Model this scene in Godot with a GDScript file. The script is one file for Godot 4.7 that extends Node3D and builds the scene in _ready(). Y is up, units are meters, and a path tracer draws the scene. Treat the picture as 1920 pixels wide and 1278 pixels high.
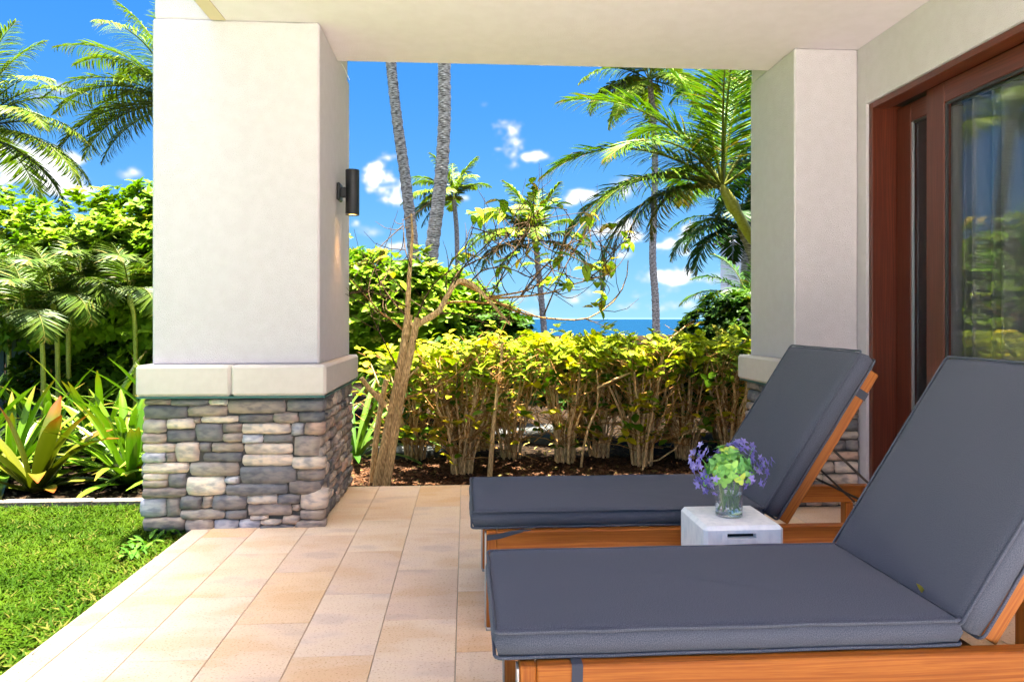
extends Node3D

# ---------------------------------------------------------------- mesh builder
class MB:
	var v := PackedVector3Array()
	var n := PackedVector3Array()
	var uv := PackedVector2Array()
	var c := PackedColorArray()
	var ix := PackedInt32Array()
	var col := Color(1, 1, 1)
	var rnd := RandomNumberGenerator.new()

	func _init(s := 1) -> void:
		rnd.seed = s

	# quad a b c d counter-clockwise seen from outside
	func quad(a: Vector3, b: Vector3, cc: Vector3, d: Vector3) -> void:
		var nn := (b - a).cross(d - a)
		if nn.length_squared() < 1e-14:
			nn = (cc - b).cross(d - b)
		nn = nn.normalized()
		var k := v.size()
		v.append_array([a, b, cc, d])
		n.append_array([nn, nn, nn, nn])
		uv.append_array([Vector2(0, 0), Vector2(1, 0), Vector2(1, 1), Vector2(0, 1)])
		c.append_array([col, col, col, col])
		ix.append_array([k, k + 2, k + 1, k, k + 3, k + 2])

	func tri(a: Vector3, b: Vector3, cc: Vector3) -> void:
		var nn := (b - a).cross(cc - a).normalized()
		var k := v.size()
		v.append_array([a, b, cc])
		n.append_array([nn, nn, nn])
		uv.append_array([Vector2(0, 0), Vector2(1, 0), Vector2(0.5, 1)])
		c.append_array([col, col, col])
		ix.append_array([k, k + 2, k + 1])

	# smooth patch: rows of points; outward normal = (along a row) x (along the rows)
	func grid(rows: Array, wrap := false, tint: Variant = null) -> void:
		var R: int = rows.size()
		var C: int = rows[0].size()
		var k := v.size()
		var nn := PackedVector3Array()
		nn.resize(R * C)
		var last := C if wrap else C - 1
		for r in R - 1:
			for q in last:
				var q1 := (q + 1) % C
				var a: Vector3 = rows[r][q]
				var b: Vector3 = rows[r][q1]
				var d: Vector3 = rows[r + 1][q]
				var e: Vector3 = rows[r + 1][q1]
				var f := (e - a).cross(d - b)
				nn[r * C + q] += f
				nn[r * C + q1] += f
				nn[(r + 1) * C + q] += f
				nn[(r + 1) * C + q1] += f
				ix.append_array([k + r * C + q, k + (r + 1) * C + q1, k + r * C + q1, k + r * C + q, k + (r + 1) * C + q, k + (r + 1) * C + q1])
		for r in R:
			for q in C:
				v.append(rows[r][q])
				var m: Vector3 = nn[r * C + q]
				n.append(m.normalized() if m.length_squared() > 1e-20 else Vector3.UP)
				uv.append(Vector2(float(q) / maxf(C - 1, 1), float(r) / maxf(R - 1, 1)))
				c.append(tint[r * C + q] if tint != null else col)

	# chamfered box about a centre, turned by a basis
	func box(o: Vector3, s: Vector3, ch := 0.003, bs := Basis(), open := -1) -> void:
		var h := s / 2.0
		var e := minf(ch, minf(h.x, minf(h.y, h.z)) * 0.9)
		for ax in 3:
			var u := (ax + 1) % 3
			var w := (ax + 2) % 3
			for sg in [-1.0, 1.0]:
				var q := []
				for t in [[-1, -1], [1, -1], [1, 1], [-1, 1]]:
					var p := Vector3()
					p[ax] = sg * h[ax]
					p[u] = t[0] * (h[u] - e)
					p[w] = t[1] * (h[w] - e)
					q.append(o + bs * p)
				if ax * 2 + (1 if sg > 0 else 0) == open:
					continue
				if sg > 0:
					quad(q[0], q[1], q[2], q[3])
				else:
					quad(q[3], q[2], q[1], q[0])
			if e <= 0.0:
				continue
			# the four edges that run along ax
			for su in [-1.0, 1.0]:
				for sw in [-1.0, 1.0]:
					var q := []
					for t in [[-1, 0], [1, 0], [1, 1], [-1, 1]]:
						var p := Vector3()
						p[ax] = t[0] * (h[ax] - e)
						p[u] = su * (h[u] - e * t[1])
						p[w] = sw * (h[w] - e * (1 - t[1]))
						q.append(p)
					var nn: Vector3 = (q[1] - q[0]).cross(q[3] - q[0])
					if nn[u] * su + nn[w] * sw < 0.0: q.reverse()
					quad(o + bs * q[0], o + bs * q[1], o + bs * q[2], o + bs * q[3])
		if e > 0.0:
			for sx in [-1.0, 1.0]:
				for sy in [-1.0, 1.0]:
					for sz in [-1.0, 1.0]:
						var a := Vector3(sx * h.x, sy * (h.y - e), sz * (h.z - e))
						var b := Vector3(sx * (h.x - e), sy * h.y, sz * (h.z - e))
						var d := Vector3(sx * (h.x - e), sy * (h.y - e), sz * h.z)
						if sx * sy * sz > 0:
							tri(o + bs * a, o + bs * b, o + bs * d)
						else:
							tri(o + bs * a, o + bs * d, o + bs * b)

	# tube through points with radii
	func tube(pts: Array, rad: Array, sides := 8, caps := true, bump := 0.0) -> void:
		var m: int = pts.size()
		var t0: Vector3 = (pts[1] - pts[0]).normalized()
		var up := Vector3.RIGHT if absf(t0.y) > 0.8 else Vector3.UP
		var s := t0.cross(up).normalized()
		var rows := []
		for i in m:
			var t: Vector3 = (pts[mini(i + 1, m - 1)] - pts[maxi(i - 1, 0)]).normalized()
			s = (s - t * s.dot(t)).normalized()
			var b := t.cross(s)
			var row := []
			var r: float = rad[mini(i, rad.size() - 1)]
			for k in sides:
				var a := TAU * k / sides
				var rr := r * (1.0 + bump * rnd.randf_range(-1, 1))
				row.append(pts[i] + (s * cos(a) + b * sin(a)) * rr)
			rows.append(row)
		grid(rows, true)
		if caps:
			var a: Array = rows[0]
			var z: Array = rows[m - 1]
			for k in sides:
				tri(pts[0], a[(k + 1) % sides], a[k])
				tri(pts[m - 1], z[k], z[(k + 1) % sides])

	# turned profile (radius, height) from bottom to top round the y axis
	func lathe(prof: Array, o := Vector3(), sides := 24) -> void:
		var rows := []
		for p in prof:
			var row := []
			for k in sides:
				var a := -TAU * k / sides
				row.append(o + Vector3(cos(a) * p.x, p.y, sin(a) * p.x))
			rows.append(row)
		grid(rows, true)

	func mesh(mat: Material = null) -> ArrayMesh:
		var a := []
		a.resize(Mesh.ARRAY_MAX)
		a[Mesh.ARRAY_VERTEX] = v
		a[Mesh.ARRAY_NORMAL] = n
		a[Mesh.ARRAY_TEX_UV] = uv
		a[Mesh.ARRAY_COLOR] = c
		a[Mesh.ARRAY_INDEX] = ix
		var m := ArrayMesh.new()
		m.add_surface_from_arrays(Mesh.PRIMITIVE_TRIANGLES, a)
		if mat:
			m.surface_set_material(0, mat)
		return m

# ---------------------------------------------------------------- naming and placing
var taken := {}
var M := {}
var rng := RandomNumberGenerator.new()

func numbered(s: String) -> String:
	if not taken.has(s):
		taken[s] = 0
		return s
	taken[s] += 1
	return "%s_%03d" % [s, taken[s]]

func tag(o: Node3D, label: String, category := "", group := "", kind := "") -> Node3D:
	if label: o.set_meta("label", label)
	if category: o.set_meta("category", category)
	if group: o.set_meta("group", group)
	if kind: o.set_meta("kind", kind)
	return o

func thing(called: String, label: String, category: String, at := Vector3.ZERO, turn := 0.0, group := "") -> Node3D:
	var o := Node3D.new()
	o.name = numbered(called)
	add_child(o)
	o.position = at
	o.rotation.y = turn
	tag(o, label, category, group)
	return o

func part(called: String, m: Mesh, parent: Node3D, at := Vector3.ZERO, mat: Material = null) -> MeshInstance3D:
	var o := MeshInstance3D.new()
	o.mesh = m
	if mat: o.material_override = mat
	if parent == self:
		o.name = numbered(called)
		add_child(o)
	else:
		o.name = called
		parent.add_child(o, true)
	o.position = at
	return o

func setting(called: String, m: Mesh, mat: Material, label: String) -> MeshInstance3D:
	var o := part(called, m, self, Vector3.ZERO, mat)
	tag(o, label, "", "", "structure")
	return o

func many(called: String, m: Mesh, places: Array, cols: Array, parent: Node3D) -> MultiMeshInstance3D:
	var mm := MultiMesh.new()
	mm.transform_format = MultiMesh.TRANSFORM_3D
	mm.use_colors = true
	mm.mesh = m
	mm.instance_count = places.size()
	for i in places.size():
		mm.set_instance_transform(i, places[i])
		mm.set_instance_color(i, cols[i])
	var o := MultiMeshInstance3D.new()
	o.multimesh = mm
	if parent == self:
		o.name = numbered(called)
		add_child(o)
	else:
		o.name = called
		parent.add_child(o, true)
	o.set_meta("kind", "stuff")
	return o

func along(a: Vector3, b: Vector3, up := Vector3.UP) -> Basis:
	var x := (b - a).normalized()
	var z := x.cross(up)
	if z.length() < 1e-4: z = x.cross(Vector3.RIGHT)
	z = z.normalized()
	return Basis(x, z.cross(x), z)

# a straight member from a to b; w across, h along «up»; its own x axis runs along it so that the grain does
func beam(called: String, parent: Node3D, a: Vector3, b: Vector3, w: float, h: float, mat: Material, ch := 0.003, up := Vector3.UP) -> MeshInstance3D:
	var mb := MB.new()
	mb.box(Vector3.ZERO, Vector3(a.distance_to(b), h, w), ch)
	var o := part(called, mb.mesh(), parent, (a + b) / 2.0, mat)
	o.basis = along(a, b, up)
	return o

func bx(lo: Vector3, hi: Vector3, ch := 0.003) -> ArrayMesh:
	var mb := MB.new()
	mb.box((lo + hi) / 2.0, hi - lo, ch)
	return mb.mesh()

# ---------------------------------------------------------------- materials
func lin(r: float, g: float, b: float) -> Color:
	return Color(r, g, b).linear_to_srgb()

func noise_tex(freq: float, oct: int, stops: Array, cols: Array, sd := 1, size := 512, kind := FastNoiseLite.TYPE_SIMPLEX_SMOOTH, warp := 0.0) -> NoiseTexture2D:
	var f := FastNoiseLite.new()
	f.seed = sd
	f.noise_type = kind
	f.frequency = freq
	f.fractal_octaves = oct
	if warp > 0.0:
		f.domain_warp_enabled = true
		f.domain_warp_amplitude = warp
		f.domain_warp_frequency = freq
	var t := NoiseTexture2D.new()
	t.width = size
	t.height = size
	t.seamless = true
	t.generate_mipmaps = false
	t.noise = f
	if stops.size():
		var g := Gradient.new()
		g.offsets = PackedFloat32Array(stops)
		g.colors = PackedColorArray(cols)
		t.color_ramp = g
	return t

func mat(called: String, col: Color, rough: float, opt := {}) -> StandardMaterial3D:
	var m := StandardMaterial3D.new()
	m.resource_name = called
	m.albedo_color = col
	m.roughness = rough
	m.metallic_specular = opt.get("spec", 0.5)
	m.metallic = opt.get("metal", 0.0)
	m.vertex_color_use_as_albedo = opt.get("vc", false)
	if opt.has("tex"):
		m.albedo_texture = opt.tex
		if opt.has("tri"):
			m.uv1_triplanar = true
			m.uv1_world_triplanar = opt.get("world", true)
			m.uv1_scale = opt.tri
			m.uv1_offset = opt.get("off", Vector3.ZERO)
	elif opt.has("tri"):
		m.uv1_triplanar = true
		m.uv1_world_triplanar = opt.get("world", true)
		m.uv1_scale = opt.tri
	if opt.has("bump"):
		m.heightmap_enabled = true
		m.heightmap_texture = opt.bump
		m.heightmap_scale = opt.get("depth", 0.1)
	if opt.has("back"):
		m.backlight_enabled = true
		m.backlight = opt.back
	if opt.has("rim"):
		m.rim_enabled = true
		m.rim = opt.rim
		m.rim_tint = 0.5
	M[called] = m
	return m

func fleck(m: StandardMaterial3D, t: Texture2D, sc: Vector3) -> void:
	m.detail_enabled = true
	m.detail_albedo = t
	m.detail_blend_mode = BaseMaterial3D.BLEND_MODE_MUL
	m.detail_uv_layer = BaseMaterial3D.DETAIL_UV_2
	m.uv2_triplanar = true
	m.uv2_world_triplanar = true
	m.uv2_scale = sc

func wood_image(base: Color, dark: Color, sd: int, contrast := 1.0) -> ImageTexture:
	var f := FastNoiseLite.new()
	f.seed = sd
	f.frequency = 1.0
	f.fractal_octaves = 3
	var g := FastNoiseLite.new()
	g.seed = sd + 7
	g.frequency = 1.0
	var im := Image.create(512, 512, false, Image.FORMAT_RGB8)
	for y in 512:
		for x in 512:
			var u := x / 512.0
			var w := y / 512.0
			var a := u * TAU
			var b := w * TAU
			# periodic in both directions: long along x, fine across y
			var big := g.get_noise_3d(cos(a) * 0.5, sin(a) * 0.5, 0.0) * 0.15 + 0.5
			var ring := f.get_noise_3d(cos(a) * 0.35 + 3.0 * cos(b), sin(a) * 0.35 + 3.0 * sin(b), big * 2.0)
			var fine := f.get_noise_3d(cos(a) * 1.2 + 40.0 * cos(b), sin(a) * 1.2 + 40.0 * sin(b), 5.0)
			var t := clampf(0.5 + contrast * (ring * 0.9 + fine * 0.6), 0.0, 1.0)
			im.set_pixel(x, y, dark.lerp(base, t))
	return ImageTexture.create_from_image(im)

func make_materials() -> void:
	var grain := noise_tex(0.12, 3, [], [], 3, 512)
	var blot := noise_tex(0.008, 4, [0.25, 0.75], [Color(0.985, 0.984, 0.982), Color(1, 1, 1)], 5)
	mat("stucco", lin(0.63, 0.58, 0.615), 0.9, {"tex": blot, "tri": Vector3(0.6, 0.6, 0.6), "bump": grain, "depth": 0.32, "spec": 0.25})
	fleck(M.stucco, noise_tex(0.25, 2, [0.25, 0.75], [Color(0.95, 0.945, 0.935), Color(1, 1, 1)], 6), Vector3(1.6, 1.6, 1.6))
	M.stucco.uv1_scale = Vector3(2.2, 2.2, 2.2)
	mat("ceiling_paint", lin(0.68, 0.605, 0.665), 0.9, {"tex": blot, "tri": Vector3(1.6, 1.6, 1.6), "bump": grain, "depth": 0.15, "spec": 0.2})
	mat("soffit_strip", lin(0.55, 0.44, 0.31), 0.8, {})
	mat("cap_stone", lin(0.66, 0.58, 0.53), 0.85, {"tex": blot, "tri": Vector3(3, 3, 3), "bump": grain, "depth": 0.08, "spec": 0.25})
	mat("mortar", lin(0.10, 0.09, 0.08), 0.95)
	mat("flashing", lin(0.06, 0.16, 0.15), 0.5, {"metal": 0.3})
	var mottle := noise_tex(0.009, 3, [0.2, 0.45, 0.6, 0.8], [Color(0.74, 0.74, 0.77), Color(0.88, 0.87, 0.88), Color(0.96, 0.94, 0.92), Color(1, 0.98, 0.95)], 11, 512, FastNoiseLite.TYPE_SIMPLEX_SMOOTH, 20.0)
	var rocky := noise_tex(0.03, 5, [], [], 12)
	mat("rock", Color(1, 1, 1), 0.78, {"tex": mottle, "tri": Vector3(2.0, 4.6, 2.0), "bump": rocky, "depth": 0.16, "vc": true, "spec": 0.35})
	# floor stone
	var trav := noise_tex(0.007, 5, [0.2, 0.38, 0.52, 0.7, 0.85], [Color(0.97, 0.89, 0.78), Color(0.985, 0.93, 0.86), Color(1, 0.95, 0.88), Color(0.99, 0.94, 0.89), Color(0.94, 0.89, 0.85)], 21, 512, FastNoiseLite.TYPE_SIMPLEX_SMOOTH, 30.0)
	var pits := noise_tex(0.06, 4, [], [], 22)
	var tints := [lin(0.87, 0.715, 0.585), lin(0.86, 0.68, 0.53), lin(0.89, 0.765, 0.655), lin(0.83, 0.675, 0.58), lin(0.86, 0.67, 0.50), lin(0.88, 0.75, 0.655)]
	for i in 6:
		mat("floor_stone_%d" % i, tints[i], 0.55, {"tex": trav, "tri": Vector3(0.42, 1, 0.8), "off": Vector3(i * 0.37, 0, i * 0.53), "bump": pits, "depth": 0.04, "spec": 0.35})
	mat("bounce_deck", lin(0.76, 0.71, 0.67), 0.8, {"bump": grain, "tri": Vector3(2, 2, 2), "depth": 0.1})  # unseen paving, toned for the light it bounces onto the ceiling
	var specks := noise_tex(0.06, 4, [0.15, 0.25, 0.5, 0.8], [Color(0.84, 0.75, 0.66), Color(0.975, 0.96, 0.94), Color(1, 1, 1), Color(0.985, 0.98, 0.97)], 23)
	for i in 6: fleck(M["floor_stone_%d" % i], specks, Vector3(2.3, 2.3, 2.9))
	mat("grout", lin(0.56, 0.45, 0.35), 0.9)
	# loungers
	var heather := noise_tex(0.34, 2, [0.3, 0.7], [Color(0.60, 0.63, 0.69), Color(1, 1, 1)], 31, 512)
	mat("fabric", lin(0.132, 0.137, 0.164), 0.95, {"tex": heather, "tri": Vector3(2.1, 2.1, 2.1), "world": false, "spec": 0.12, "rim": 0.35})
	mat("strap", lin(0.045, 0.05, 0.07), 0.9)
	mat("teak", lin(0.66, 0.66, 0.47), 0.5, {"tex": wood_image(Color(0.84, 0.51, 0.23), Color(0.66, 0.35, 0.14), 41), "tri": Vector3(1.1, 7, 7), "world": false, "spec": 0.35})
	mat("steel", lin(0.45, 0.47, 0.5), 0.4, {"metal": 0.9})
	mat("black_metal", lin(0.012, 0.013, 0.015), 0.45)
	mat("rod", lin(0.05, 0.03, 0.02), 0.5)
	mat("mahogany", lin(0.92, 0.84, 0.74), 0.35, {"tex": wood_image(Color(0.42, 0.20, 0.13), Color(0.29, 0.125, 0.075), 42, 0.8), "tri": Vector3(0.9, 4, 4), "world": false, "spec": 0.5})
	mat("track", lin(0.008, 0.008, 0.008), 0.6)
	var pane := mat("pane", Color(0.2, 0.22, 0.25, 0.03), 0.02)
	pane.transparency = BaseMaterial3D.TRANSPARENCY_ALPHA
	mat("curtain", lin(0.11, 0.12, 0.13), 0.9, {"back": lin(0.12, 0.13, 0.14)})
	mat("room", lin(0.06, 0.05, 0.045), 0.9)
	var whitewash := noise_tex(0.02, 4, [0.2, 0.5, 0.8], [Color(0.94, 0.945, 0.955), Color(0.985, 0.985, 0.99), Color(1, 1, 1)], 51)
	mat("whitewash", lin(0.95, 0.95, 0.95), 0.6, {"tex": whitewash, "tri": Vector3(2.5, 1.2, 2.5), "bump": rocky, "depth": 0.06})
	mat("slot", lin(0.01, 0.006, 0.008), 0.8)

# ---------------------------------------------------------------- sky
func cloud_sky() -> ImageTexture:
	var W := 2560
	var H := 1280
	var im := Image.create(W, H, false, Image.FORMAT_RGBF)
	im.fill(Color(0.12, 0.2, 0.28))
	var f := FastNoiseLite.new()
	f.seed = 8
	f.frequency = 1.0
	f.fractal_octaves = 6
	f.fractal_gain = 0.58
	var cover := FastNoiseLite.new()
	cover.seed = 29
	cover.frequency = 1.0
	cover.fractal_octaves = 2
	# the separate cumulus puffs over the sea and the garden: azimuth, elevation, half width, half height (degrees), density
	var puffs := [[3.56, 13.58, 1.44, 1.44, 1.00], [5.34, 12.77, 1.10, 0.42, 0.80], [6.78, 12.59, 0.34, 0.30, 0.70], [-6.76, 11.05, 1.60, 1.43, 1.10], [-5.82, 9.95, 1.27, 1.01, 1.00], [-30.05, 9.79, 3.49, 1.69, 1.20], [-31.20, 11.11, 1.63, 0.87, 0.90], [-29.09, 14.73, 1.26, 0.82, 0.70], [-28.25, 9.04, 1.50, 0.75, 0.90], [9.23, 9.46, 1.42, 0.67, 1.00], [11.66, 6.94, 2.00, 0.91, 1.00], [13.11, 11.16, 0.66, 0.41, 0.80], [12.49, 9.80, 1.49, 1.08, 0.55], [16.78, 6.01, 1.71, 1.06, 1.00], [16.25, 3.23, 2.44, 0.81, 0.90], [14.34, 2.21, 1.64, 0.58, 0.70], [18.97, 1.56, 1.61, 0.40, 0.70], [19.37, 3.18, 1.60, 0.72, 0.80], [15.16, 0.96, 2.87, 0.49, 0.60], [10.40, 3.28, 1.50, 0.50, 0.50], [8.51, 2.24, 2.52, 0.42, 0.50], [3.22, 1.61, 1.69, 0.34, 0.45], [12.69, 4.93, 0.83, 0.37, 0.60], [-5.94, 5.55, 1.27, 0.51, 1.00], [-8.56, 7.34, 0.67, 0.42, 0.80], [-7.26, 6.97, 1.26, 0.51, 0.40], [-24.43, 10.12, 0.93, 0.39, 0.60], [-23.26, 8.93, 0.86, 0.47, 0.70], [7.88, 1.61, 2.10, 0.42, 0.50], [4.92, 0.55, 2.54, 0.34, 0.50], [1.31, 16.61, 0.34, 0.17, 0.50], [-0.17, 9.48, 0.51, 0.25, 0.70]]
	var half := H / 2
	for y in half + 1:
		var el := (0.5 - (y + 0.5) / H) * PI
		var s := sin(maxf(el, 0.0))
		var ce := cos(el)
		var t := pow(1.0 - s, 3.4)
		var t2 := pow(1.0 - s, 7.5)
		var base := Color(0.0040, 0.0265, 0.0865).lerp(Color(0.0090, 0.0455, 0.107), t).lerp(Color(0.037, 0.074, 0.097), t2)
		var eld := rad_to_deg(el)
		# strong glow added overhead round the sun, as fill for the shaded terrace
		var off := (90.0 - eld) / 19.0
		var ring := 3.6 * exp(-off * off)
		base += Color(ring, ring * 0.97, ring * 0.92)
		for x in W:
			var az := (x + 0.5) / W * TAU
			if az > PI: az -= TAU
			var dx := sin(az) * ce
			var dz := -cos(az) * ce
			# clouds lie on a flat layer: stretch the noise towards the horizon
			var k := 1.0 / (s + 0.16)
			var px := dx * k
			var pz := dz * k
			var cv := cover.get_noise_3d(px * 0.55, 3.0, pz * 0.55)
			var d := f.get_noise_3d(px * 1.35, s * 2.0, pz * 1.35) * 1.25 + cv * 0.75 - 0.02
			var azd := rad_to_deg(az)
			var inside := absf(azd - 4.0) < 42.0 and eld < 30.0
			if inside:
				d = f.get_noise_3d(px * 1.35, s * 2.0, pz * 1.35) * 0.9 - 0.72 + 0.30 * clampf(1.0 - eld / 7.0, 0.0, 1.0)
				for p in puffs:
					var ax: float = (azd - p[0]) / p[2]
					var ay: float = (eld - p[1]) / p[3]
					var rr := ax * ax + ay * ay
					if rr < 4.0:
						var w := f.get_noise_3d(azd * 0.30, eld * 0.44, 7.0 + p[0])
						d = maxf(d, (0.90 - rr * 0.74 + w * 2.1) * p[4])
			var a := smoothstep(0.0, 1.15, d)
			if a > 0.0:
				var cl := lerpf(0.092, 0.17, smoothstep(0.25, 1.2, d)) if inside else lerpf(0.10, 0.55, smoothstep(0.1, 1.0, d))  # clouds out of view are made brighter, as added fill light
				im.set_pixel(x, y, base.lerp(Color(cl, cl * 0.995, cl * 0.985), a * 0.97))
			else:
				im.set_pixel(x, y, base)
	return ImageTexture.create_from_image(im)

# ---------------------------------------------------------------- the scene
func _ready() -> void:
	rng.seed = 12345
	var cam := Camera3D.new()
	cam.name = "camera"
	cam.position = Vector3(0, 1.26, 0)
	cam.rotation.y = -0.063618
	cam.projection = Camera3D.PROJECTION_FRUSTUM
	cam.keep_aspect = Camera3D.KEEP_HEIGHT
	cam.near = 0.05
	cam.far = 30000.0
	cam.size = 0.05 * 1278.0 / 1350.0
	cam.frustum_offset = Vector2(0, -0.05 * 41.0 / 1350.0)
	cam.current = true
	add_child(cam)
	var env := Environment.new()
	env.background_mode = Environment.BG_SKY
	var pano := PanoramaSkyMaterial.new()
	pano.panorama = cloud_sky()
	pano.energy_multiplier = 1.0
	env.sky = Sky.new()
	env.sky.sky_material = pano
	env.tonemap_mode = Environment.TONE_MAPPER_LINEAR
	env.tonemap_exposure = 11.5
	env.sdfgi_enabled = true
	env.ssao_enabled = true
	env.ssil_enabled = true
	var we := WorldEnvironment.new()
	we.name = "world_environment"
	we.environment = env
	add_child(we)
	var sun := DirectionalLight3D.new()
	sun.name = "sun"
	sun.light_color = Color(1.0, 0.97, 0.92)
	sun.light_energy = 1.6
	sun.light_angular_distance = 0.55
	sun.shadow_enabled = true
	sun.basis = Basis.looking_at(-Vector3(0.03, 1.0, -0.05), Vector3.FORWARD)
	add_child(sun)

	make_materials()
	plant_materials()
	build_ground()
	build_roof_and_walls()
	build_pillars()
	build_door()
	build_plants()
	build_furniture()

func build_ground() -> void:
	# soil as one sheet to the shore, the sea beyond
	var mb := MB.new()
	mb.quad(Vector3(-90, -0.09, 30), Vector3(90, -0.09, 30), Vector3(90, -0.09, -58), Vector3(-90, -0.09, -58))
	mb.quad(Vector3(-90, -0.09, -58), Vector3(90, -0.09, -58), Vector3(120, -3.2, -75), Vector3(-120, -3.2, -75))
	setting("ground", mb.mesh(), M.soil, "dark garden soil running from the terrace to the shore")
	mb = MB.new()
	mb.quad(Vector3(-26000, -3, -60), Vector3(26000, -3, -60), Vector3(26000, -3, -26000), Vector3(-26000, -3, -26000))
	setting("sea", mb.mesh(), M.sea, "deep blue sea reaching to the horizon behind the hedge")
	# terrace: a slab with a stone tile on every place that shows
	mb = MB.new()
	mb.box(Vector3(2.2, -0.1, 1.26), Vector3(7.68, 0.184, 13.46), 0.004)
	var slab := part("terrace", mb.mesh(), self, Vector3.ZERO, M.grout)
	tag(slab, "cream and ochre stone tile terrace under the roof", "", "", "structure")
	var xs := [-1.645, -1.53]
	var x := -1.26
	while x < 2.7:
		xs.append(x)
		x += 0.3052
	xs[xs.size() - 1] = 2.64
	for i in xs.size() - 1:
		var z0 := -5.485
		var zz := -5.171 if i % 2 == 0 else -4.866
		if i == 0: zz = -4.9
		var t := rng.randi() % 6
		while z0 < -0.9:
			var z1 := minf(zz, -0.9)
			var m := MB.new()
			var g := 0.0016
			m.box(Vector3((xs[i] + xs[i + 1]) / 2.0, -0.006 + rng.randf_range(0, 0.0007), (z0 + z1) / 2.0), Vector3(xs[i + 1] - xs[i] - g * 2, 0.012, z1 - z0 - g * 2), 0.0012)
			t = (t + 1 + rng.randi() % 5) % 6
			part("tile", m.mesh(), slab, Vector3.ZERO, M["floor_stone_%d" % t])
			z0 = z1
			zz += 0.61 if i > 0 else 0.92
	# unseen pale paving behind the camera, added to bounce sunlight under the roof
	part("bounce_paving", bx(Vector3(-1.645, -0.012, -0.897), Vector3(6.0, -0.001, 7.95)), slab, Vector3.ZERO, M.bounce_deck)

func build_roof_and_walls() -> void:
	var c := part("ceiling", bx(Vector3(-1.545, 3.08, -5.15), Vector3(7.5, 3.44, -0.35), 0.006), self, Vector3.ZERO, M.ceiling_paint)
	tag(c, "smooth beige plaster ceiling over the terrace", "", "", "structure")
	part("soffit_strip", bx(Vector3(-1.549, 3.074, -4.478), Vector3(-1.46, 3.0799, -0.37), 0.001), c, Vector3.ZERO, M.soffit_strip)
	part("added_sun_shield", bx(Vector3(-1.54, 3.442, -5.9), Vector3(7.5, 3.7, -0.3), 0.006), c, Vector3.ZERO, M.stucco)  # unseen slab added above the ceiling to keep sun off the terrace edge
	var w := Node3D.new()
	w.name = "house_wall"
	add_child(w)
	tag(w, "beige stucco house wall round the sliding door", "", "", "structure")
	part("wall_beside_door", bx(Vector3(2.642, -0.05, -4.76), Vector3(2.90, 3.08, -4.602), 0.002), w, Vector3.ZERO, M.stucco)
	part("wall_above_door", bx(Vector3(2.642, 2.682, -4.602), Vector3(2.90, 3.08, -1.4), 0.002), w, Vector3.ZERO, M.stucco)
	part("wall_after_door", bx(Vector3(2.642, -0.05, -1.4), Vector3(2.90, 3.08, -1.0), 0.002), w, Vector3.ZERO, M.stucco)
	# the dark room behind the glass
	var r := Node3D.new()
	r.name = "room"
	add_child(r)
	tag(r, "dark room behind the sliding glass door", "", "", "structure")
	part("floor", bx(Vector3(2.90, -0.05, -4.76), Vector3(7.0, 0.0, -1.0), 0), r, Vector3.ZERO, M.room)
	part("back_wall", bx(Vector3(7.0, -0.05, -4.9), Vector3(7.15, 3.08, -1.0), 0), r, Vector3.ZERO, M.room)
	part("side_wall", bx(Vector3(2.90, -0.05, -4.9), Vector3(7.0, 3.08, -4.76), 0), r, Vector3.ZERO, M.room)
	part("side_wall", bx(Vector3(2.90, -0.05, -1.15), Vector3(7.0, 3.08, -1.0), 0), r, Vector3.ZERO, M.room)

# one cut stone: a bulging face on a five by four net, its rim going back into the mortar; outward is +z of the basis
func stone_mesh(w: float, h: float, d: float, col: Color, sd: int) -> ArrayMesh:
	var mb := MB.new(sd)
	var r := mb.rnd
	var rows := []
	var tint := []
	var nx := 5 if w > 0.1 else 4
	var ny := 4
	var sk := r.randf_range(-0.06, 0.06) * h
	var other := col * r.randf_range(0.55, 1.35)
	other = other.lerp(Color(0.40, 0.31, 0.25), r.randf() * 0.5)
	var bias := r.randf_range(-1, 1)
	var tx := r.randf_range(-0.16, 0.16)
	var ty := r.randf_range(-0.14, 0.14)
	for j in ny + 2:
		var row := []
		for i in nx + 2:
			var u := clampf((i - 0.5) / nx * 2.0 - 1.0 if i > 0 and i < nx + 1 else (-1.0 if i == 0 else 1.0), -1, 1)
			var q := clampf((j - 0.5) / ny * 2.0 - 1.0 if j > 0 and j < ny + 1 else (-1.0 if j == 0 else 1.0), -1, 1)
			if i > 0 and i < nx + 1: u = lerpf(-0.95, 0.95, (i - 1.0) / (nx - 1))
			if j > 0 and j < ny + 1: q = lerpf(-0.90, 0.90, (j - 1.0) / (ny - 1))
			var rim := i == 0 or j == 0 or i == nx + 1 or j == ny + 1
			var e := pow(absf(u), 10.0) * 0.5 + pow(absf(q), 7.0) * 0.5
			var corner := absf(u) * absf(u) * q * q
			var X := w / 2 * u * (1.0 - 0.05 * pow(absf(q), 4.0)) + sk * q
			var Y := h / 2 * q * (1.0 - 0.10 * pow(absf(u), 5.0))
			var Z := d * (1.0 - 0.30 * e - 0.18 * corner + tx * u + ty * q) + r.randf_range(-0.13, 0.13) * d
			if rim: Z = -0.02
			else:
				X += r.randf_range(-0.004, 0.004)
				Y += r.randf_range(-0.003, 0.003)
			row.append(Vector3(X, Y, Z))
			var mix := clampf(0.5 + bias * u + r.randf_range(-0.5, 0.5), 0, 1)
			tint.append(col.lerp(other, mix * 0.8))
		rows.append(row)
	mb.grid(rows, false, tint)
	return mb.mesh()

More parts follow.
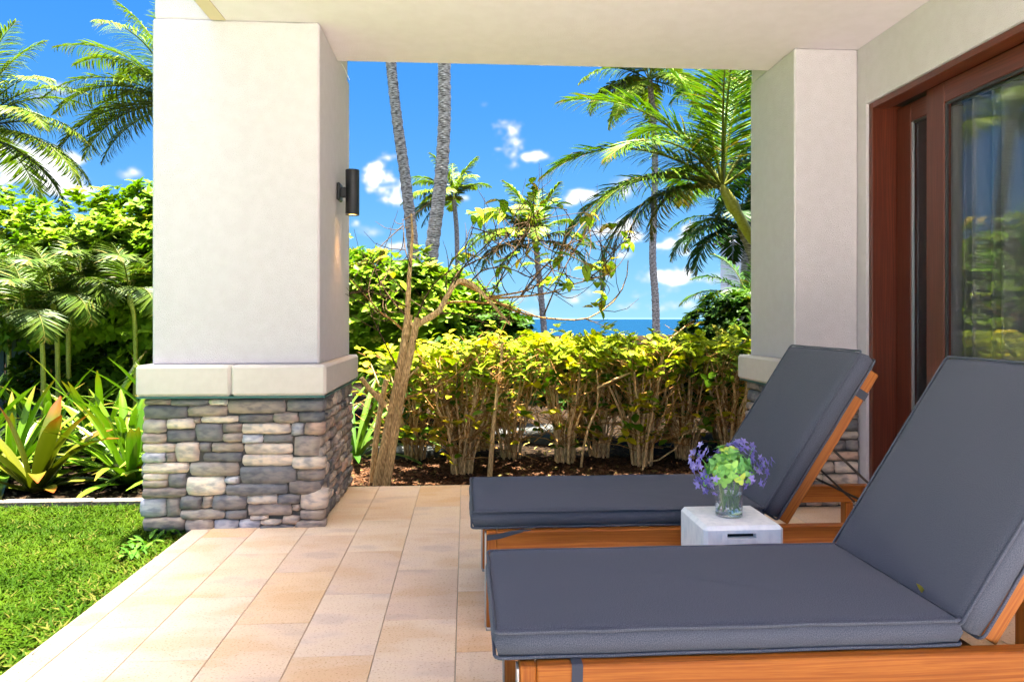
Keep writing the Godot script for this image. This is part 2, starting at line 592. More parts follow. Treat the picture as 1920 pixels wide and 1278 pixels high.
func stone_colour(k: String) -> Color:
	var j := rng.randf_range(0.85, 1.15)
	match k:
		"g": return Color(0.235, 0.23, 0.242) * j
		"n": return Color(0.52, 0.42, 0.35) * j
		"m": return Color(0.62, 0.54, 0.47) * j
		"t": return Color(0.90, 0.74, 0.61) * j
		"l": return Color(0.62, 0.61, 0.66) * j
		"p": return Color(0.42, 0.345, 0.31) * j
		_: return Color(0.65, 0.44, 0.34) * j

# courses of odd stones over a wall of width w and height h; gives [x, y, w, h]
func courses(w: float, h: float) -> Array:
	var out := []
	var y := 0.0
	while y < h - 0.02:
		var ch := minf(rng.randf_range(0.05, 0.095), h - y)
		if h - y - ch < 0.03: ch = h - y
		var x := 0.0
		while x < w - 0.01:
			var sw := rng.randf_range(0.09, 0.26)
			if w - x - sw < 0.07: sw = w - x
			if ch > 0.072 and rng.randf() < 0.35 and sw > 0.1:
				var cut := ch * rng.randf_range(0.42, 0.58)
				out.append([x, y, sw, cut])
				out.append([x, y + cut, sw, ch - cut])
			else:
				out.append([x, y, sw, ch])
			x += sw
		y += ch
	return out

func stone_side(parent: Node3D, origin: Vector3, bs: Basis, w: float, h: float, sd: int) -> void:
	rng.seed = sd
	var kinds := ["g", "g", "n", "n", "p", "m", "t", "g", "p", "r"]
	for s in courses(w, h):
		var m := stone_mesh(s[2] - 0.007, s[3] - 0.006, rng.randf_range(0.022, 0.036), stone_colour(kinds[rng.randi() % 10]), rng.randi())
		var o := part("stone", m, parent, origin + bs * Vector3(s[0] + s[2] / 2, s[1] + s[3] / 2, 0), M.rock)
		o.basis = bs

func build_pillars() -> void:
	var p := thing("stone_pillar", "big square white stucco pillar on a stacked stone base, at the lawn's corner of the terrace", "pillar", Vector3(-1.4, 0, -5.05))
	var o := -p.position
	var sh := MB.new()
	sh.box(Vector3(-1.398, 2.03, -5.05) + o, Vector3(0.996, 2.10, 1.14), 0.012)
	part("shaft", sh.mesh(), p, Vector3.ZERO, M.stucco)
	part("upper_shaft", bx(Vector3(-1.885, 3.083, -5.61) + o, Vector3(-0.912, 4.3, -4.486) + o, 0.008), p, Vector3.ZERO, M.stucco)
	part("cap_stone", bx(Vector3(-1.955, 0.80, -5.69) + o, Vector3(-1.404, 0.985, -4.385) + o, 0.016), p, Vector3.ZERO, M.cap_stone)
	part("cap_stone", bx(Vector3(-1.401, 0.80, -5.69) + o, Vector3(-0.841, 0.985, -4.385) + o, 0.016), p, Vector3.ZERO, M.cap_stone)
	part("flashing", bx(Vector3(-1.95, 0.788, -5.68) + o, Vector3(-0.846, 0.7985, -4.39) + o, 0.001), p, Vector3.ZERO, M.flashing)
	part("mortar_core", bx(Vector3(-1.91, 0.012, -5.60) + o, Vector3(-0.905, 0.79, -4.462) + o, 0.0), p, Vector3.ZERO, M.mortar)
	part("support_block", bx(Vector3(-1.87, -0.1, -4.72) + o, Vector3(-1.72, 0.012, -4.50) + o, 0.004), p, Vector3.ZERO, M.mortar)
	rng.seed = 77
	for s in ("-1924 744 -1774 781 n,-1770 739 -1553 780 g,-1548 741 -1441 776 t,-1438 686 -1093 775 p,-1085 698 -865 774 g,-1929 660 -1674 742 g,-1670 674 -1441 740 n,-1934 576 -1800 660 m,-1798 600 -1634 663 t,-1632 636 -1597 667 n,-1593 634 -1375 674 t,-1373 632 -1165 685 g,-1164 630 -1019 694 n,-1016 634 -865 697 g,-1628 520 -1467 633 g,-1464 573 -1357 632 p,-1464 518 -1345 571 n,-1354 565 -1061 631 t,-1060 553 -984 631 l,-982 554 -863 634 r,-1795 523 -1630 596 g,-1936 515 -1800 574 n,-1350 511 -1230 563 l,-1225 511 -1050 564 g,-1043 423 -887 551 p,-1936 460 -1746 513 t,-1742 399 -1609 521 t,-1606 462 -1539 519 g,-1534 458 -1345 517 n,-1341 442 -1050 510 t,-1938 399 -1802 459 l,-1799 400 -1745 455 p,-1582 398 -1352 458 g,-1350 370 -1050 441 t,-1055 352 -854 423 t,-1938 337 -1667 397 t,-1662 314 -1369 399 m,-1365 263 -1029 372 g,-1022 280 -863 352 p,-1934 294 -1786 337 t,-1936 251 -1786 293 n,-1783 247 -1681 337 g,-1678 198 -1453 314 t,-1451 269 -1367 312 l,-1936 188 -1681 249 p,-1449 197 -1079 266 g,-1076 196 -884 279 p,-1949 75 -1800 186 l,-1795 71 -1718 188 p,-1714 116 -1588 198 g,-1585 120 -1530 196 t,-1527 107 -1327 201 g,-1322 145 -1143 199 m,-1141 139 -1007 197 g,-1005 102 -841 230 t,-1714 55 -1453 114 m,-1450 53 -1326 106 g,-1322 69 -1058 144 p,-1054 98 -1009 134 n,-1007 40 -860 101 n,-1938 -13 -1691 72 n,-1686 -23 -1520 56 n,-1516 -23 -1373 51 l,-1371 -19 -1248 49 l,-1305 48 -1198 70 m,-1245 17 -1118 46 t,-1245 -23 -1041 18 g,-1114 17 -1009 67 n,-1036 -26 -854 40 n").split(","):
		var a: PackedStringArray = s.split(" ")
		var x0 := a[0].to_int() / 1000.0
		var y0 := a[1].to_int() / 1000.0
		var x1 := a[2].to_int() / 1000.0
		var y1 := a[3].to_int() / 1000.0
		var m := stone_mesh(x1 - x0 + 0.002, y1 - y0 + 0.002, rng.randf_range(0.026, 0.038), stone_colour(a[4]), rng.randi())
		part("stone", m, p, Vector3((x0 + x1) / 2, (y0 + y1) / 2, -4.464) + o, M.rock)
	stone_side(p, Vector3(-0.903, 0.005, -4.44) + o, Basis(Vector3(0, 0, -1), Vector3.UP, Vector3(1, 0, 0)), 1.19, 0.782, 501)
	stone_side(p, Vector3(-1.912, 0.005, -5.63) + o, Basis(Vector3(0, 0, 1), Vector3.UP, Vector3(-1, 0, 0)), 1.18, 0.782, 502)
	var cb := MB.new()
	cb.tube([Vector3(-0.897, 3.100, -5.253), Vector3(-0.896, 3.107, -5.384), Vector3(-0.893, 3.090, -5.584)], [0.003], 5)
	tag(part("cable", cb.mesh(), self, Vector3.ZERO, M.whitewash), "thin white cable at the top of the big stone pillar", "cable")

	var q := thing("house_pillar", "slimmer beige stucco pillar with stone base built against the house wall", "pillar", Vector3(2.42, 0, -5.07))
	o = -q.position
	part("shaft", bx(Vector3(2.20, 0.98, -5.45) + o, Vector3(2.6405, 3.0795, -4.70) + o, 0.010), q, Vector3.ZERO, M.stucco)
	part("upper_shaft", bx(Vector3(2.205, 3.083, -5.445) + o, Vector3(2.63, 4.2, -5.155) + o, 0.008), q, Vector3.ZERO, M.stucco)
	part("cap_stone", bx(Vector3(2.12, 0.80, -5.51) + o, Vector3(2.6405, 0.985, -4.62) + o, 0.016), q, Vector3.ZERO, M.cap_stone)
	part("flashing", bx(Vector3(2.13, 0.788, -5.50) + o, Vector3(2.6405, 0.7985, -4.63) + o, 0.001), q, Vector3.ZERO, M.flashing)
	part("mortar_core", bx(Vector3(2.20, -0.02, -5.45) + o, Vector3(2.6405, 0.79, -4.70) + o, 0.0), q, Vector3.ZERO, M.mortar)
	stone_side(q, Vector3(2.17, 0.005, -4.70) + o, Basis(), 0.47, 0.782, 503)
	stone_side(q, Vector3(2.198, 0.005, -5.47) + o, Basis(Vector3(0, 0, 1), Vector3.UP, Vector3(-1, 0, 0)), 0.78, 0.782, 504)

	# the up and down lamp on the pillar
	var l := thing("wall_lamp", "black cylinder wall lamp on the inner side of the big pillar, glowing below", "wall lamp", Vector3(-0.895, 2.145, -5.10))
	var mb := MB.new()
	mb.box(Vector3(0.012, 0, 0), Vector3(0.025, 0.125, 0.11), 0.008)
	part("backplate", mb.mesh(), l, Vector3.ZERO, M.black_metal)
	mb = MB.new()
	mb.box(Vector3(0.04, 0.0, 0), Vector3(0.05, 0.07, 0.05), 0.006)
	part("arm", mb.mesh(), l, Vector3.ZERO, M.black_metal)
	mb = MB.new()
	mb.lathe([Vector2(0.040, -0.15), Vector2(0.041, -0.158), Vector2(0.047, -0.158), Vector2(0.048, -0.155), Vector2(0.048, 0.155), Vector2(0.047, 0.158), Vector2(0.041, 0.158), Vector2(0.040, 0.14), Vector2(0.0, 0.14)], Vector3(0.10, 0, 0), 28)
	part("cylinder", mb.mesh(), l, Vector3.ZERO, M.black_metal)
	mb = MB.new()
	mb.lathe([Vector2(0.0, -0.150), Vector2(0.0395, -0.150), Vector2(0.0395, -0.147), Vector2(0.0, -0.147)], Vector3(0.10, 0, 0), 20)
	var glow := mat("lamp_glow", Color(1, 0.85, 0.55), 0.5)
	glow.emission_enabled = true
	glow.emission = Color(1.0, 0.78, 0.40)
	glow.emission_energy_multiplier = 1.3
	part("lamp_glass", mb.mesh(), l, Vector3.ZERO, glow)
	var sp := SpotLight3D.new()
	sp.name = "lamp_beam"
	sp.light_color = Color(1.0, 0.74, 0.42)
	sp.light_energy = 0.03
	sp.light_size = 0.035
	sp.spot_range = 6.0
	sp.spot_attenuation = 2.0
	sp.spot_angle = 42.0
	sp.shadow_enabled = true
	sp.position = Vector3(0.10, -0.162, 0)
	sp.rotation.x = -PI / 2
	l.add_child(sp)

func build_door() -> void:
	var d := thing("sliding_door", "dark mahogany framed sliding glass door in the house wall", "sliding door", Vector3(2.76, 0, -3.0))
	var o := -d.position
	# casing: jamb at the far end, head along the top, their inner faces as deep as the wall
	beam("jamb", d, Vector3(2.775, 0, -4.578) + o, Vector3(2.775, 2.68, -4.578) + o, 0.04, 0.234, M.mahogany, 0.004, Vector3.RIGHT)
	beam("jamb", d, Vector3(2.775, 0, -1.42) + o, Vector3(2.775, 2.68, -1.42) + o, 0.04, 0.234, M.mahogany, 0.004, Vector3.RIGHT)
	beam("head", d, Vector3(2.717, 2.66, -4.556) + o, Vector3(2.717, 2.66, -1.442) + o, 0.118, 0.04, M.mahogany, 0.004)
	beam("head_liner", d, Vector3(2.88, 2.67, -4.556) + o, Vector3(2.88, 2.67, -1.442) + o, 0.03, 0.02, M.mahogany, 0.002)
	part("track", bx(Vector3(2.776, 2.655, -4.556) + o, Vector3(2.864, 2.679, -1.442) + o, 0.0), d, Vector3.ZERO, M.track)
	beam("sill", d, Vector3(2.775, 0.012, -4.556) + o, Vector3(2.775, 0.012, -1.442) + o, 0.22, 0.024, M.mahogany, 0.003)
	# the fixed leaf behind and the sliding leaf before it
	for k in 2:
		var X := 2.845 if k == 0 else 2.79
		var z0 := -4.556 if k == 0 else -4.17
		var z1 := -2.8 if k == 0 else -1.9
		var st := 0.15 if k == 0 else 0.165
		var leaf := Node3D.new()
		leaf.name = "fixed_leaf" if k == 0 else "sliding_leaf"
		d.add_child(leaf, true)
		beam("stile", leaf, Vector3(X, 0.03, z0 + st / 2) + o, Vector3(X, 2.635, z0 + st / 2) + o, st, 0.045, M.mahogany, 0.005, Vector3.RIGHT)
		beam("stile", leaf, Vector3(X, 0.03, z1 - st / 2) + o, Vector3(X, 2.635, z1 - st / 2) + o, st, 0.045, M.mahogany, 0.005, Vector3.RIGHT)
		beam("top_rail", leaf, Vector3(X, 2.575, z0 + st) + o, Vector3(X, 2.575, z1 - st) + o, 0.0445, 0.12, M.mahogany, 0.004)
		beam("bottom_rail", leaf, Vector3(X, 0.13, z0 + st) + o, Vector3(X, 0.13, z1 - st) + o, 0.0445, 0.2, M.mahogany, 0.004)
		var g := MB.new()
		g.quad(Vector3(X, 0.23, z0 + st) + o, Vector3(X, 0.23, z1 - st) + o, Vector3(X, 2.515, z1 - st) + o, Vector3(X, 2.515, z0 + st) + o)
		part("pane", g.mesh(), leaf, Vector3.ZERO, M.pane)
		beam("glazing_bead", leaf, Vector3(X - 0.012, 0.235, z0 + st + 0.009) + o, Vector3(X - 0.012, 2.51, z0 + st + 0.009) + o, 0.018, 0.014, M.steel if k == 0 else M.black_metal, 0.002, Vector3.RIGHT)
		beam("glazing_bead", leaf, Vector3(X - 0.012, 2.506, z0 + st + 0.019) + o, Vector3(X - 0.012, 2.506, z1 - st - 0.001) + o, 0.014, 0.018, M.black_metal, 0.002)
	# the sheer curtain in the room, hanging in folds
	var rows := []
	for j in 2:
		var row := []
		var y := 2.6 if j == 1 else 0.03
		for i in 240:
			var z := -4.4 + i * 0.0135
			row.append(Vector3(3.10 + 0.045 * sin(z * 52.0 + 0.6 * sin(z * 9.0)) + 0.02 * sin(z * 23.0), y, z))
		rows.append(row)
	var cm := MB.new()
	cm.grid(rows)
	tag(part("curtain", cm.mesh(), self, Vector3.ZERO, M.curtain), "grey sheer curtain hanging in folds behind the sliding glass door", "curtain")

# ---------------------------------------------------------------- furniture
# soft rounded block, a crown on top and a swell at the sides; x length, y thickness, z width; centred
func cushion_mesh(L: float, T: float, W: float, crown: float, sd: int) -> ArrayMesh:
	var mb := MB.new(sd)
	var f := FastNoiseLite.new()
	f.seed = sd
	f.frequency = 3.0
	var r := 0.022
	var hx := L / 2
	var hz := W / 2
	var hy := T / 2
	# outline ring of a rounded rectangle, then rings from bottom centre up the side to the top centre
	var N := 14
	var ring := []
	for side in 4:
		for k in N:
			var t := float(k) / N * 2.0 - 1.0
			match side:
				0: ring.append(Vector2(t, -1))
				1: ring.append(Vector2(1, t))
				2: ring.append(Vector2(-t, 1))
				3: ring.append(Vector2(-1, -t))
	var prof := []  # (inset from the edge 0..1 towards the centre as a factor, inset in metres, y)
	for q in [0.0, 0.35, 0.7, 0.9]: prof.append([q, 0.0, -hy])
	prof.append([1.0, r * 1.0, -hy])
	prof.append([1.0, r * 0.3, -hy + r * 0.35])
	prof.append([1.0, 0.0, -hy + r])
	prof.append([1.0, -0.006, 0.0])
	prof.append([1.0, 0.0, hy - r])
	prof.append([1.0, r * 0.3, hy - r * 0.35])
	prof.append([1.0, r * 1.0, hy])
	for q in [0.93, 0.84, 0.7, 0.5, 0.25, 0.0]: prof.append([q, 0.0, hy])
	var rows := []
	for p in prof:
		var row := []
		for g in ring:
			var s: float = p[0]
			var x: float = g.x * (hx - r) * s
			var z: float = g.y * (hz - r) * s
			if s >= 1.0:
				var dir := Vector2(g.x if absf(g.x) >= 1.0 else 0.0, g.y if absf(g.y) >= 1.0 else 0.0).normalized()
				x += dir.x * (r - p[1])
				z += dir.y * (r - p[1])
			var y: float = p[2]
			var u := x / hx
			var w := z / hz
			var c := (1.0 - pow(absf(u), 5.0)) * (1.0 - pow(absf(w), 3.0))
			if y > hy - r * 0.5:
				y += crown * c + f.get_noise_2d(x, z) * 0.007 * clampf(c * 3.0, 0.0, 1.0)
			elif absf(y) < hy - r * 0.5:
				var k := f.get_noise_3d(x * 2.0, 5.0, z * 2.0) * 0.004
				x += signf(x) * k * (1.0 if absf(g.x) >= 1.0 else 0.0)
				z += signf(z) * k * (1.0 if absf(g.y) >= 1.0 else 0.0)
			row.append(Vector3(x, y, z))
		rows.append(row)
	rows.reverse()
	mb.grid(rows, true)
	return mb.mesh()

func piping(L: float, W: float, y: float, sd: int) -> ArrayMesh:
	var mb := MB.new(sd)
	var pts := []
	var hx := L / 2 - 0.002
	var hz := W / 2 - 0.002
	var r := 0.018
	for q in 4:
		var cx: float = [hx - r, -hx + r, -hx + r, hx - r][q]
		var cz: float = [hz - r, hz - r, -hz + r, -hz + r][q]
		for k in 4:
			var a := q * PI / 2 + k * PI / 6
			pts.append(Vector3(cx + r * cos(a), y, cz + r * sin(a)))
		var nx: float = [-hx + r, -hx, hx - r, hx][q]
		var last: Vector3 = pts[pts.size() - 1]
		var goal: Vector3 = [Vector3(-hx + r, y, hz), Vector3(-hx, y, -hz + r), Vector3(hx - r, y, -hz), Vector3(hx, y, hz - r)][q]
		for k in range(1, 9):
			var p: Vector3 = last.lerp(goal, k / 9.0)
			p.y += sin(k * 2.1 + q * 1.7 + sd) * 0.0012
			pts.append(p)
	pts.append(pts[0])
	pts.append(pts[1])
	mb.tube(pts, [0.0046], 6, false)
	return mb.mesh()

func make_lounger(label: String, at: Vector3, sd: int) -> Node3D:
	var t := thing("sun_lounger", label, "sun lounger", at, 0.0, "teak sun loungers with charcoal cushions")
	var L := 2.02
	var hw := 0.37
	# local frame: x from the foot end, z across
	for s in [1.0, -1.0]:
		beam("side_rail", t, Vector3(0.05, 0.357, s * (hw - 0.024)), Vector3(L, 0.357, s * (hw - 0.024)), 0.048, 0.084, M.teak, 0.004)
		for xx in [0.028, L - 0.12]:
			var a := Vector3(xx, 0.012, s * (hw - 0.028))
			beam("leg", t, a, Vector3(xx, 0.398 if xx < 1 else 0.314, s * (hw - 0.028)), 0.052, 0.042, M.teak, 0.004, Vector3.RIGHT)
			var ft := MB.new()
			ft.box(Vector3(xx, 0.006, s * (hw - 0.028)), Vector3(0.046, 0.012, 0.056), 0.002)
			part("foot_cap", ft.mesh(), t, Vector3.ZERO, M.steel)
		part("end_plate", bx(Vector3(0.0005, 0.012, s * (hw - 0.028) - 0.021), Vector3(0.0065, 0.392, s * (hw - 0.028) + 0.021), 0.001), t, Vector3.ZERO, M.steel)
	beam("end_rail", t, Vector3(0.03, 0.357, -hw + 0.056), Vector3(0.03, 0.357, hw - 0.056), 0.04, 0.08, M.teak)
	beam("end_rail", t, Vector3(L - 0.03, 0.352, -hw + 0.05), Vector3(L - 0.03, 0.352, hw - 0.05), 0.04, 0.07, M.teak)
	beam("cross_rail", t, Vector3(1.22, 0.35, -hw + 0.05), Vector3(1.22, 0.35, hw - 0.05), 0.04, 0.06, M.teak)
	for i in 9:
		var x := 0.13 + i * 0.122
		beam("slat", t, Vector3(x, 0.381, -hw + 0.05), Vector3(x, 0.381, hw - 0.05), 0.075, 0.018, M.teak)
	# the raised back: its foot is at (1.30, 0.40), rising at 57.5 degrees
	var ang := deg_to_rad(57.5)
	var dir := Vector3(cos(ang), sin(ang), 0)
	var nrm := Vector3(-sin(ang), cos(ang), 0)
	var foot := Vector3(1.262, 0.405, 0)
	for s in [1.0, -1.0]:
		var z: float = s * (hw - 0.072)
		beam("back_stile", t, foot + Vector3(0, 0, z), foot + dir * 0.745 + Vector3(0, 0, z), 0.042, 0.05, M.teak, 0.004, nrm)
	for i in 6:
		var p := foot + dir * (0.08 + i * 0.125)
		beam("back_slat", t, p + Vector3(0, 0, -hw + 0.094), p + Vector3(0, 0, hw - 0.094), 0.07, 0.018, M.teak, 0.003, nrm)
	# thin props from the back down to the frame
	for s in [1.0, -1.0]:
		var mb := MB.new()
		var z: float = s * (hw - 0.10)
		var p := foot + dir * 0.38 - nrm * 0.03
		mb.tube([p + Vector3(0, 0, z), Vector3(1.90, 0.33, z)], [0.0055], 8)
		part("prop_rod", mb.mesh(), t, Vector3.ZERO, M.rod)
	var rb := MB.new()
	rb.tube([Vector3(1.60, 0.50, -hw + 0.10), Vector3(1.92, 0.34, 0.05), Vector3(1.93, 0.33, hw - 0.12)], [0.0055], 8)
	part("prop_rod", rb.mesh(), t, Vector3.ZERO, M.rod)
	# cushions
	var sl := 1.235
	var sc := part("seat_cushion", cushion_mesh(sl, 0.074, 0.65, 0.003, sd), t, Vector3(-0.055 + sl / 2, 0.438, 0.011), M.fabric)
	part("piping", piping(sl, 0.65, 0.0318, sd), sc, Vector3.ZERO, M.fabric)
	part("piping", piping(sl, 0.65, -0.0318, sd + 1), sc, Vector3.ZERO, M.fabric)
	var bl := 0.80
	var bc := part("back_cushion", cushion_mesh(bl, 0.082, 0.672, 0.010, sd + 2), t, foot + dir * (bl / 2 - 0.010) + nrm * 0.068, M.fabric)
	bc.basis = Basis(dir, nrm, Vector3(0, 0, 1))
	part("piping", piping(bl, 0.672, 0.036, sd + 3), bc, Vector3.ZERO, M.fabric)
	part("piping", piping(bl, 0.672, -0.036, sd + 4), bc, Vector3.ZERO, M.fabric)
	# strap of the back cushion round the stile
	for s in [1.0, -1.0]:
		var p := foot + dir * 0.635 + Vector3(0, 0, s * (hw - 0.05))
		var q := MB.new()
		q.box(Vector3.ZERO, Vector3(0.036, 0.058, 0.004), 0.001)
		var st := part("strap", q.mesh(), t, p + nrm * 0.002, M.strap)
		st.basis = Basis(dir, nrm, Vector3(0, 0, 1))
	return t

func build_furniture() -> void:
	var far := make_lounger("teak sun lounger with charcoal cushion, the farther one beside the hedge", Vector3(0.075, 0, -3.28), 61)
	var near := make_lounger("teak sun lounger with charcoal cushion, the nearer one in front of the white side table", Vector3(0.125, 0, -2.145), 71)
	# ties at the foot ends
	var mb := MB.new()
	mb.grid([[Vector3(0.008, 0.365, 0.3715), Vector3(0.06, 0.372, 0.3725), Vector3(0.13, 0.392, 0.374), Vector3(0.20, 0.403, 0.36)], [Vector3(0.008, 0.388, 0.3715), Vector3(0.06, 0.393, 0.3725), Vector3(0.10, 0.403, 0.374), Vector3(0.15, 0.406, 0.36)]])
	part("tie_strap", mb.mesh(), far, Vector3.ZERO, M.strap)
	mb = MB.new()
	mb.grid([[Vector3(0.135, 0.30, 0.3725), Vector3(0.163, 0.30, 0.3725)], [Vector3(0.137, 0.398, 0.3735), Vector3(0.165, 0.398, 0.3735)], [Vector3(0.137, 0.402, 0.366), Vector3(0.165, 0.402, 0.366)], [Vector3(0.137, 0.403, 0.325), Vector3(0.165, 0.403, 0.325)]])
	part("tie_strap", mb.mesh(), near, Vector3.ZERO, M.strap)
	# side table
	var t := thing("side_table", "whitewashed block side table with a dark hand slot, between the two loungers", "side table", Vector3(1.012, 0, -2.71))
	mb = MB.new(5)
	mb.box(Vector3(0, 0.253, 0), Vector3(0.298, 0.506, 0.30), 0.014, Basis(), 5)
	# the front is left open round the hand slot, whose sides run back into the block
	var xs := [-0.135, -0.064, 0.044, 0.135]
	var ys := [0.014, 0.461, 0.480, 0.492]
	for i in 3:
		for j in 3:
			if i == 1 and j == 1: continue
			mb.quad(Vector3(xs[i], ys[j], 0.15), Vector3(xs[i + 1], ys[j], 0.15), Vector3(xs[i + 1], ys[j + 1], 0.15), Vector3(xs[i], ys[j + 1], 0.15))
	var A := Vector3(xs[1], ys[1], 0.15)
	var B := Vector3(xs[2], ys[1], 0.15)
	var C := Vector3(xs[2], ys[2], 0.15)
	var D := Vector3(xs[1], ys[2], 0.15)
	var k := Vector3(0, 0, -0.03)
	mb.quad(A + k, B + k, B, A)
	mb.quad(C + k, D + k, D, C)
	mb.quad(B + k, C + k, C, B)
	mb.quad(D + k, A + k, A, D)
	part("block", mb.mesh(), t, Vector3.ZERO, M.whitewash)
	mb = MB.new()
	mb.quad(A + k, B + k, C + k, D + k)
	part("hand_slot", mb.mesh(), t, Vector3.ZERO, M.slot)
	build_vase()

func build_vase() -> void:
	var at := Vector3(1.007, 0.5065, -2.705)
	var t := thing("glass_vase", "clear glass tumbler vase half full of water on the white side table", "vase", at)
	var glass := mat("vase_glass", Color(1, 1, 1, 0.06), 0.02)
	glass.transparency = BaseMaterial3D.TRANSPARENCY_ALPHA
	var solid := mat("vase_base", Color(1, 1, 1, 0.0), 0.02)
	solid.refraction_enabled = true
	solid.refraction_scale = 0.05
	var water := mat("vase_water", Color(0.93, 0.97, 0.95, 0.0), 0.02)
	water.refraction_enabled = true
	water.refraction_scale = 0.033
	var mb := MB.new()
	mb.lathe([Vector2(0.0515, 0.0), Vector2(0.052, 0.004), Vector2(0.052, 0.139), Vector2(0.0512, 0.1405), Vector2(0.0502, 0.139), Vector2(0.0502, 0.016)], Vector3.ZERO, 40)
	part("wall", mb.mesh(), t, Vector3.ZERO, glass)
	mb = MB.new()
	mb.lathe([Vector2(0.0, 0.0005), Vector2(0.047, 0.0005), Vector2(0.0498, 0.003), Vector2(0.0498, 0.0135), Vector2(0.0, 0.0145)], Vector3.ZERO, 40)
	part("base", mb.mesh(), t, Vector3.ZERO, solid)
	mb = MB.new()
	mb.lathe([Vector2(0.0, 0.0165), Vector2(0.0492, 0.0165), Vector2(0.0496, 0.018), Vector2(0.0496, 0.087), Vector2(0.0485, 0.0862), Vector2(0.0, 0.086)], Vector3.ZERO, 40)
	part("water", mb.mesh(), t, Vector3.ZERO, water)
	var b := thing("flower_bouquet", "bouquet of purple blossoms and lime green leaves standing in the glass vase", "bouquet", at)
	rng.seed = 303
	mb = MB.new(4)
	var tips := []
	# where the purple sprays end, round the green middle
	for p in [Vector3(-0.13, 0.245, 0.02), Vector3(-0.145, 0.20, 0.03), Vector3(-0.105, 0.165, 0.05), Vector3(-0.12, 0.13, 0.05), Vector3(0.11, 0.255, -0.03), Vector3(0.07, 0.27, -0.05), Vector3(0.12, 0.195, 0.02), Vector3(0.085, 0.175, 0.06), Vector3(0.145, 0.20, 0.0), Vector3(0.06, 0.145, 0.07), Vector3(-0.07, 0.22, -0.06), Vector3(0.02, 0.23, -0.08)]:
		tips.append(p)
	for p in tips:
		mb.tube([Vector3(p.x * 0.15, 0.03, p.z * 0.2), Vector3(p.x * 0.3, 0.13, p.z * 0.3), p], [0.0022, 0.002, 0.0012], 5)
	for k in 5:
		var a := k * 1.3
		mb.tube([Vector3(cos(a) * 0.03, 0.02, sin(a) * 0.03), Vector3(-cos(a) * 0.015, 0.14, -sin(a) * 0.012), Vector3(-cos(a) * 0.03, 0.2, -sin(a) * 0.03)], [0.003], 5)
	part("stems", mb.mesh(), b, Vector3.ZERO, mat("flower_stem", lin(0.12, 0.3, 0.05), 0.6))
	var pm := mat("petal", Color(1, 1, 1), 0.6, {"vc": true, "back": Color(0.5, 0.4, 0.8)})
	var lm := mat("bouquet_leaf", Color(1, 1, 1), 0.5, {"vc": true, "back": Color(0.45, 0.6, 0.2)})
	for p in tips:
		for k in 8:
			mb = MB.new(rng.randi())
			var c: Vector3 = p * Vector3(0.92, 1, 1) + Vector3(rng.randf_range(-0.035, 0.035), rng.randf_range(-0.045, 0.025), rng.randf_range(-0.03, 0.03))
			var ax := (c - Vector3(0, 0.17, 0) + Vector3(rng.randf_range(-0.05, 0.05), rng.randf_range(-0.05, 0.05), rng.randf_range(-0.05, 0.05))).normalized()
			mb.col = Color(0.22, 0.18, 0.55).lerp(Color(0.50, 0.43, 0.80), rng.randf())
			for j in 5:
				var s := ax.cross(Vector3(0.3, 1, 0.2)).normalized().rotated(ax, TAU * j / 5.0 + rng.randf_range(-0.2, 0.2))
				leaf_into(mb, c, (s * 1.0 + ax * 0.75).normalized(), ax, rng.randf_range(0.015, 0.024), 0.010, 0.6, 3)
			part("flower", mb.mesh(), b, Vector3.ZERO, pm)
	for k in 70:
		mb = MB.new(rng.randi())
		var u := rng.randf() * TAU
		var w := rng.randf_range(0.0, 1.0)
		var r := 0.085 * sqrt(w)
		var c := Vector3(cos(u) * r * 1.05, 0.262 - 0.12 * w + rng.randf_range(-0.02, 0.01), sin(u) * r)
		mb.col = Color(0.42, 0.72, 0.14).lerp(Color(0.16, 0.46, 0.13), rng.randf())
		if k % 9 == 0: mb.col = Color(0.62, 0.75, 0.12)
		var out := (c - Vector3(0, 0.16, 0)).normalized()
		var s := out.cross(Vector3.UP).normalized().rotated(out, rng.randf() * TAU)
		for j in 3:
			leaf_into(mb, c, (s.rotated(out, j * 2.1) + out * rng.randf_range(0.2, 1.1)).normalized(), out, rng.randf_range(0.024, 0.038), 0.022, 0.5, 4)
		part("leaf", mb.mesh(), b, Vector3.ZERO, lm)

# a leaf blade from «at» along dir, its face towards up; folded at the midrib, bending away from up
func leaf_into(mb: MB, at: Vector3, dir: Vector3, up: Vector3, L: float, W: float, bend: float, segs := 4, fold := 0.25, tipped := 1.0) -> void:
	var s := dir.cross(up).normalized()
	var u := s.cross(dir).normalized()
	var rows := []
	var p := at
	var d := dir
	for i in segs + 1:
		var t := float(i) / segs
		var w := W / 2 * pow(sin(PI * clampf(pow(t, 0.75) * 0.94 + 0.05, 0, 1)), 0.8) * (1.0 if t < 0.99 else 0.12)
		var uu := s.cross(d).normalized()
		rows.append([p - s * w + uu * w * fold, p, p + s * w + uu * w * fold])
		d = d.rotated(s, -bend / segs).normalized()
		p += d * L / segs
	mb.grid(rows)

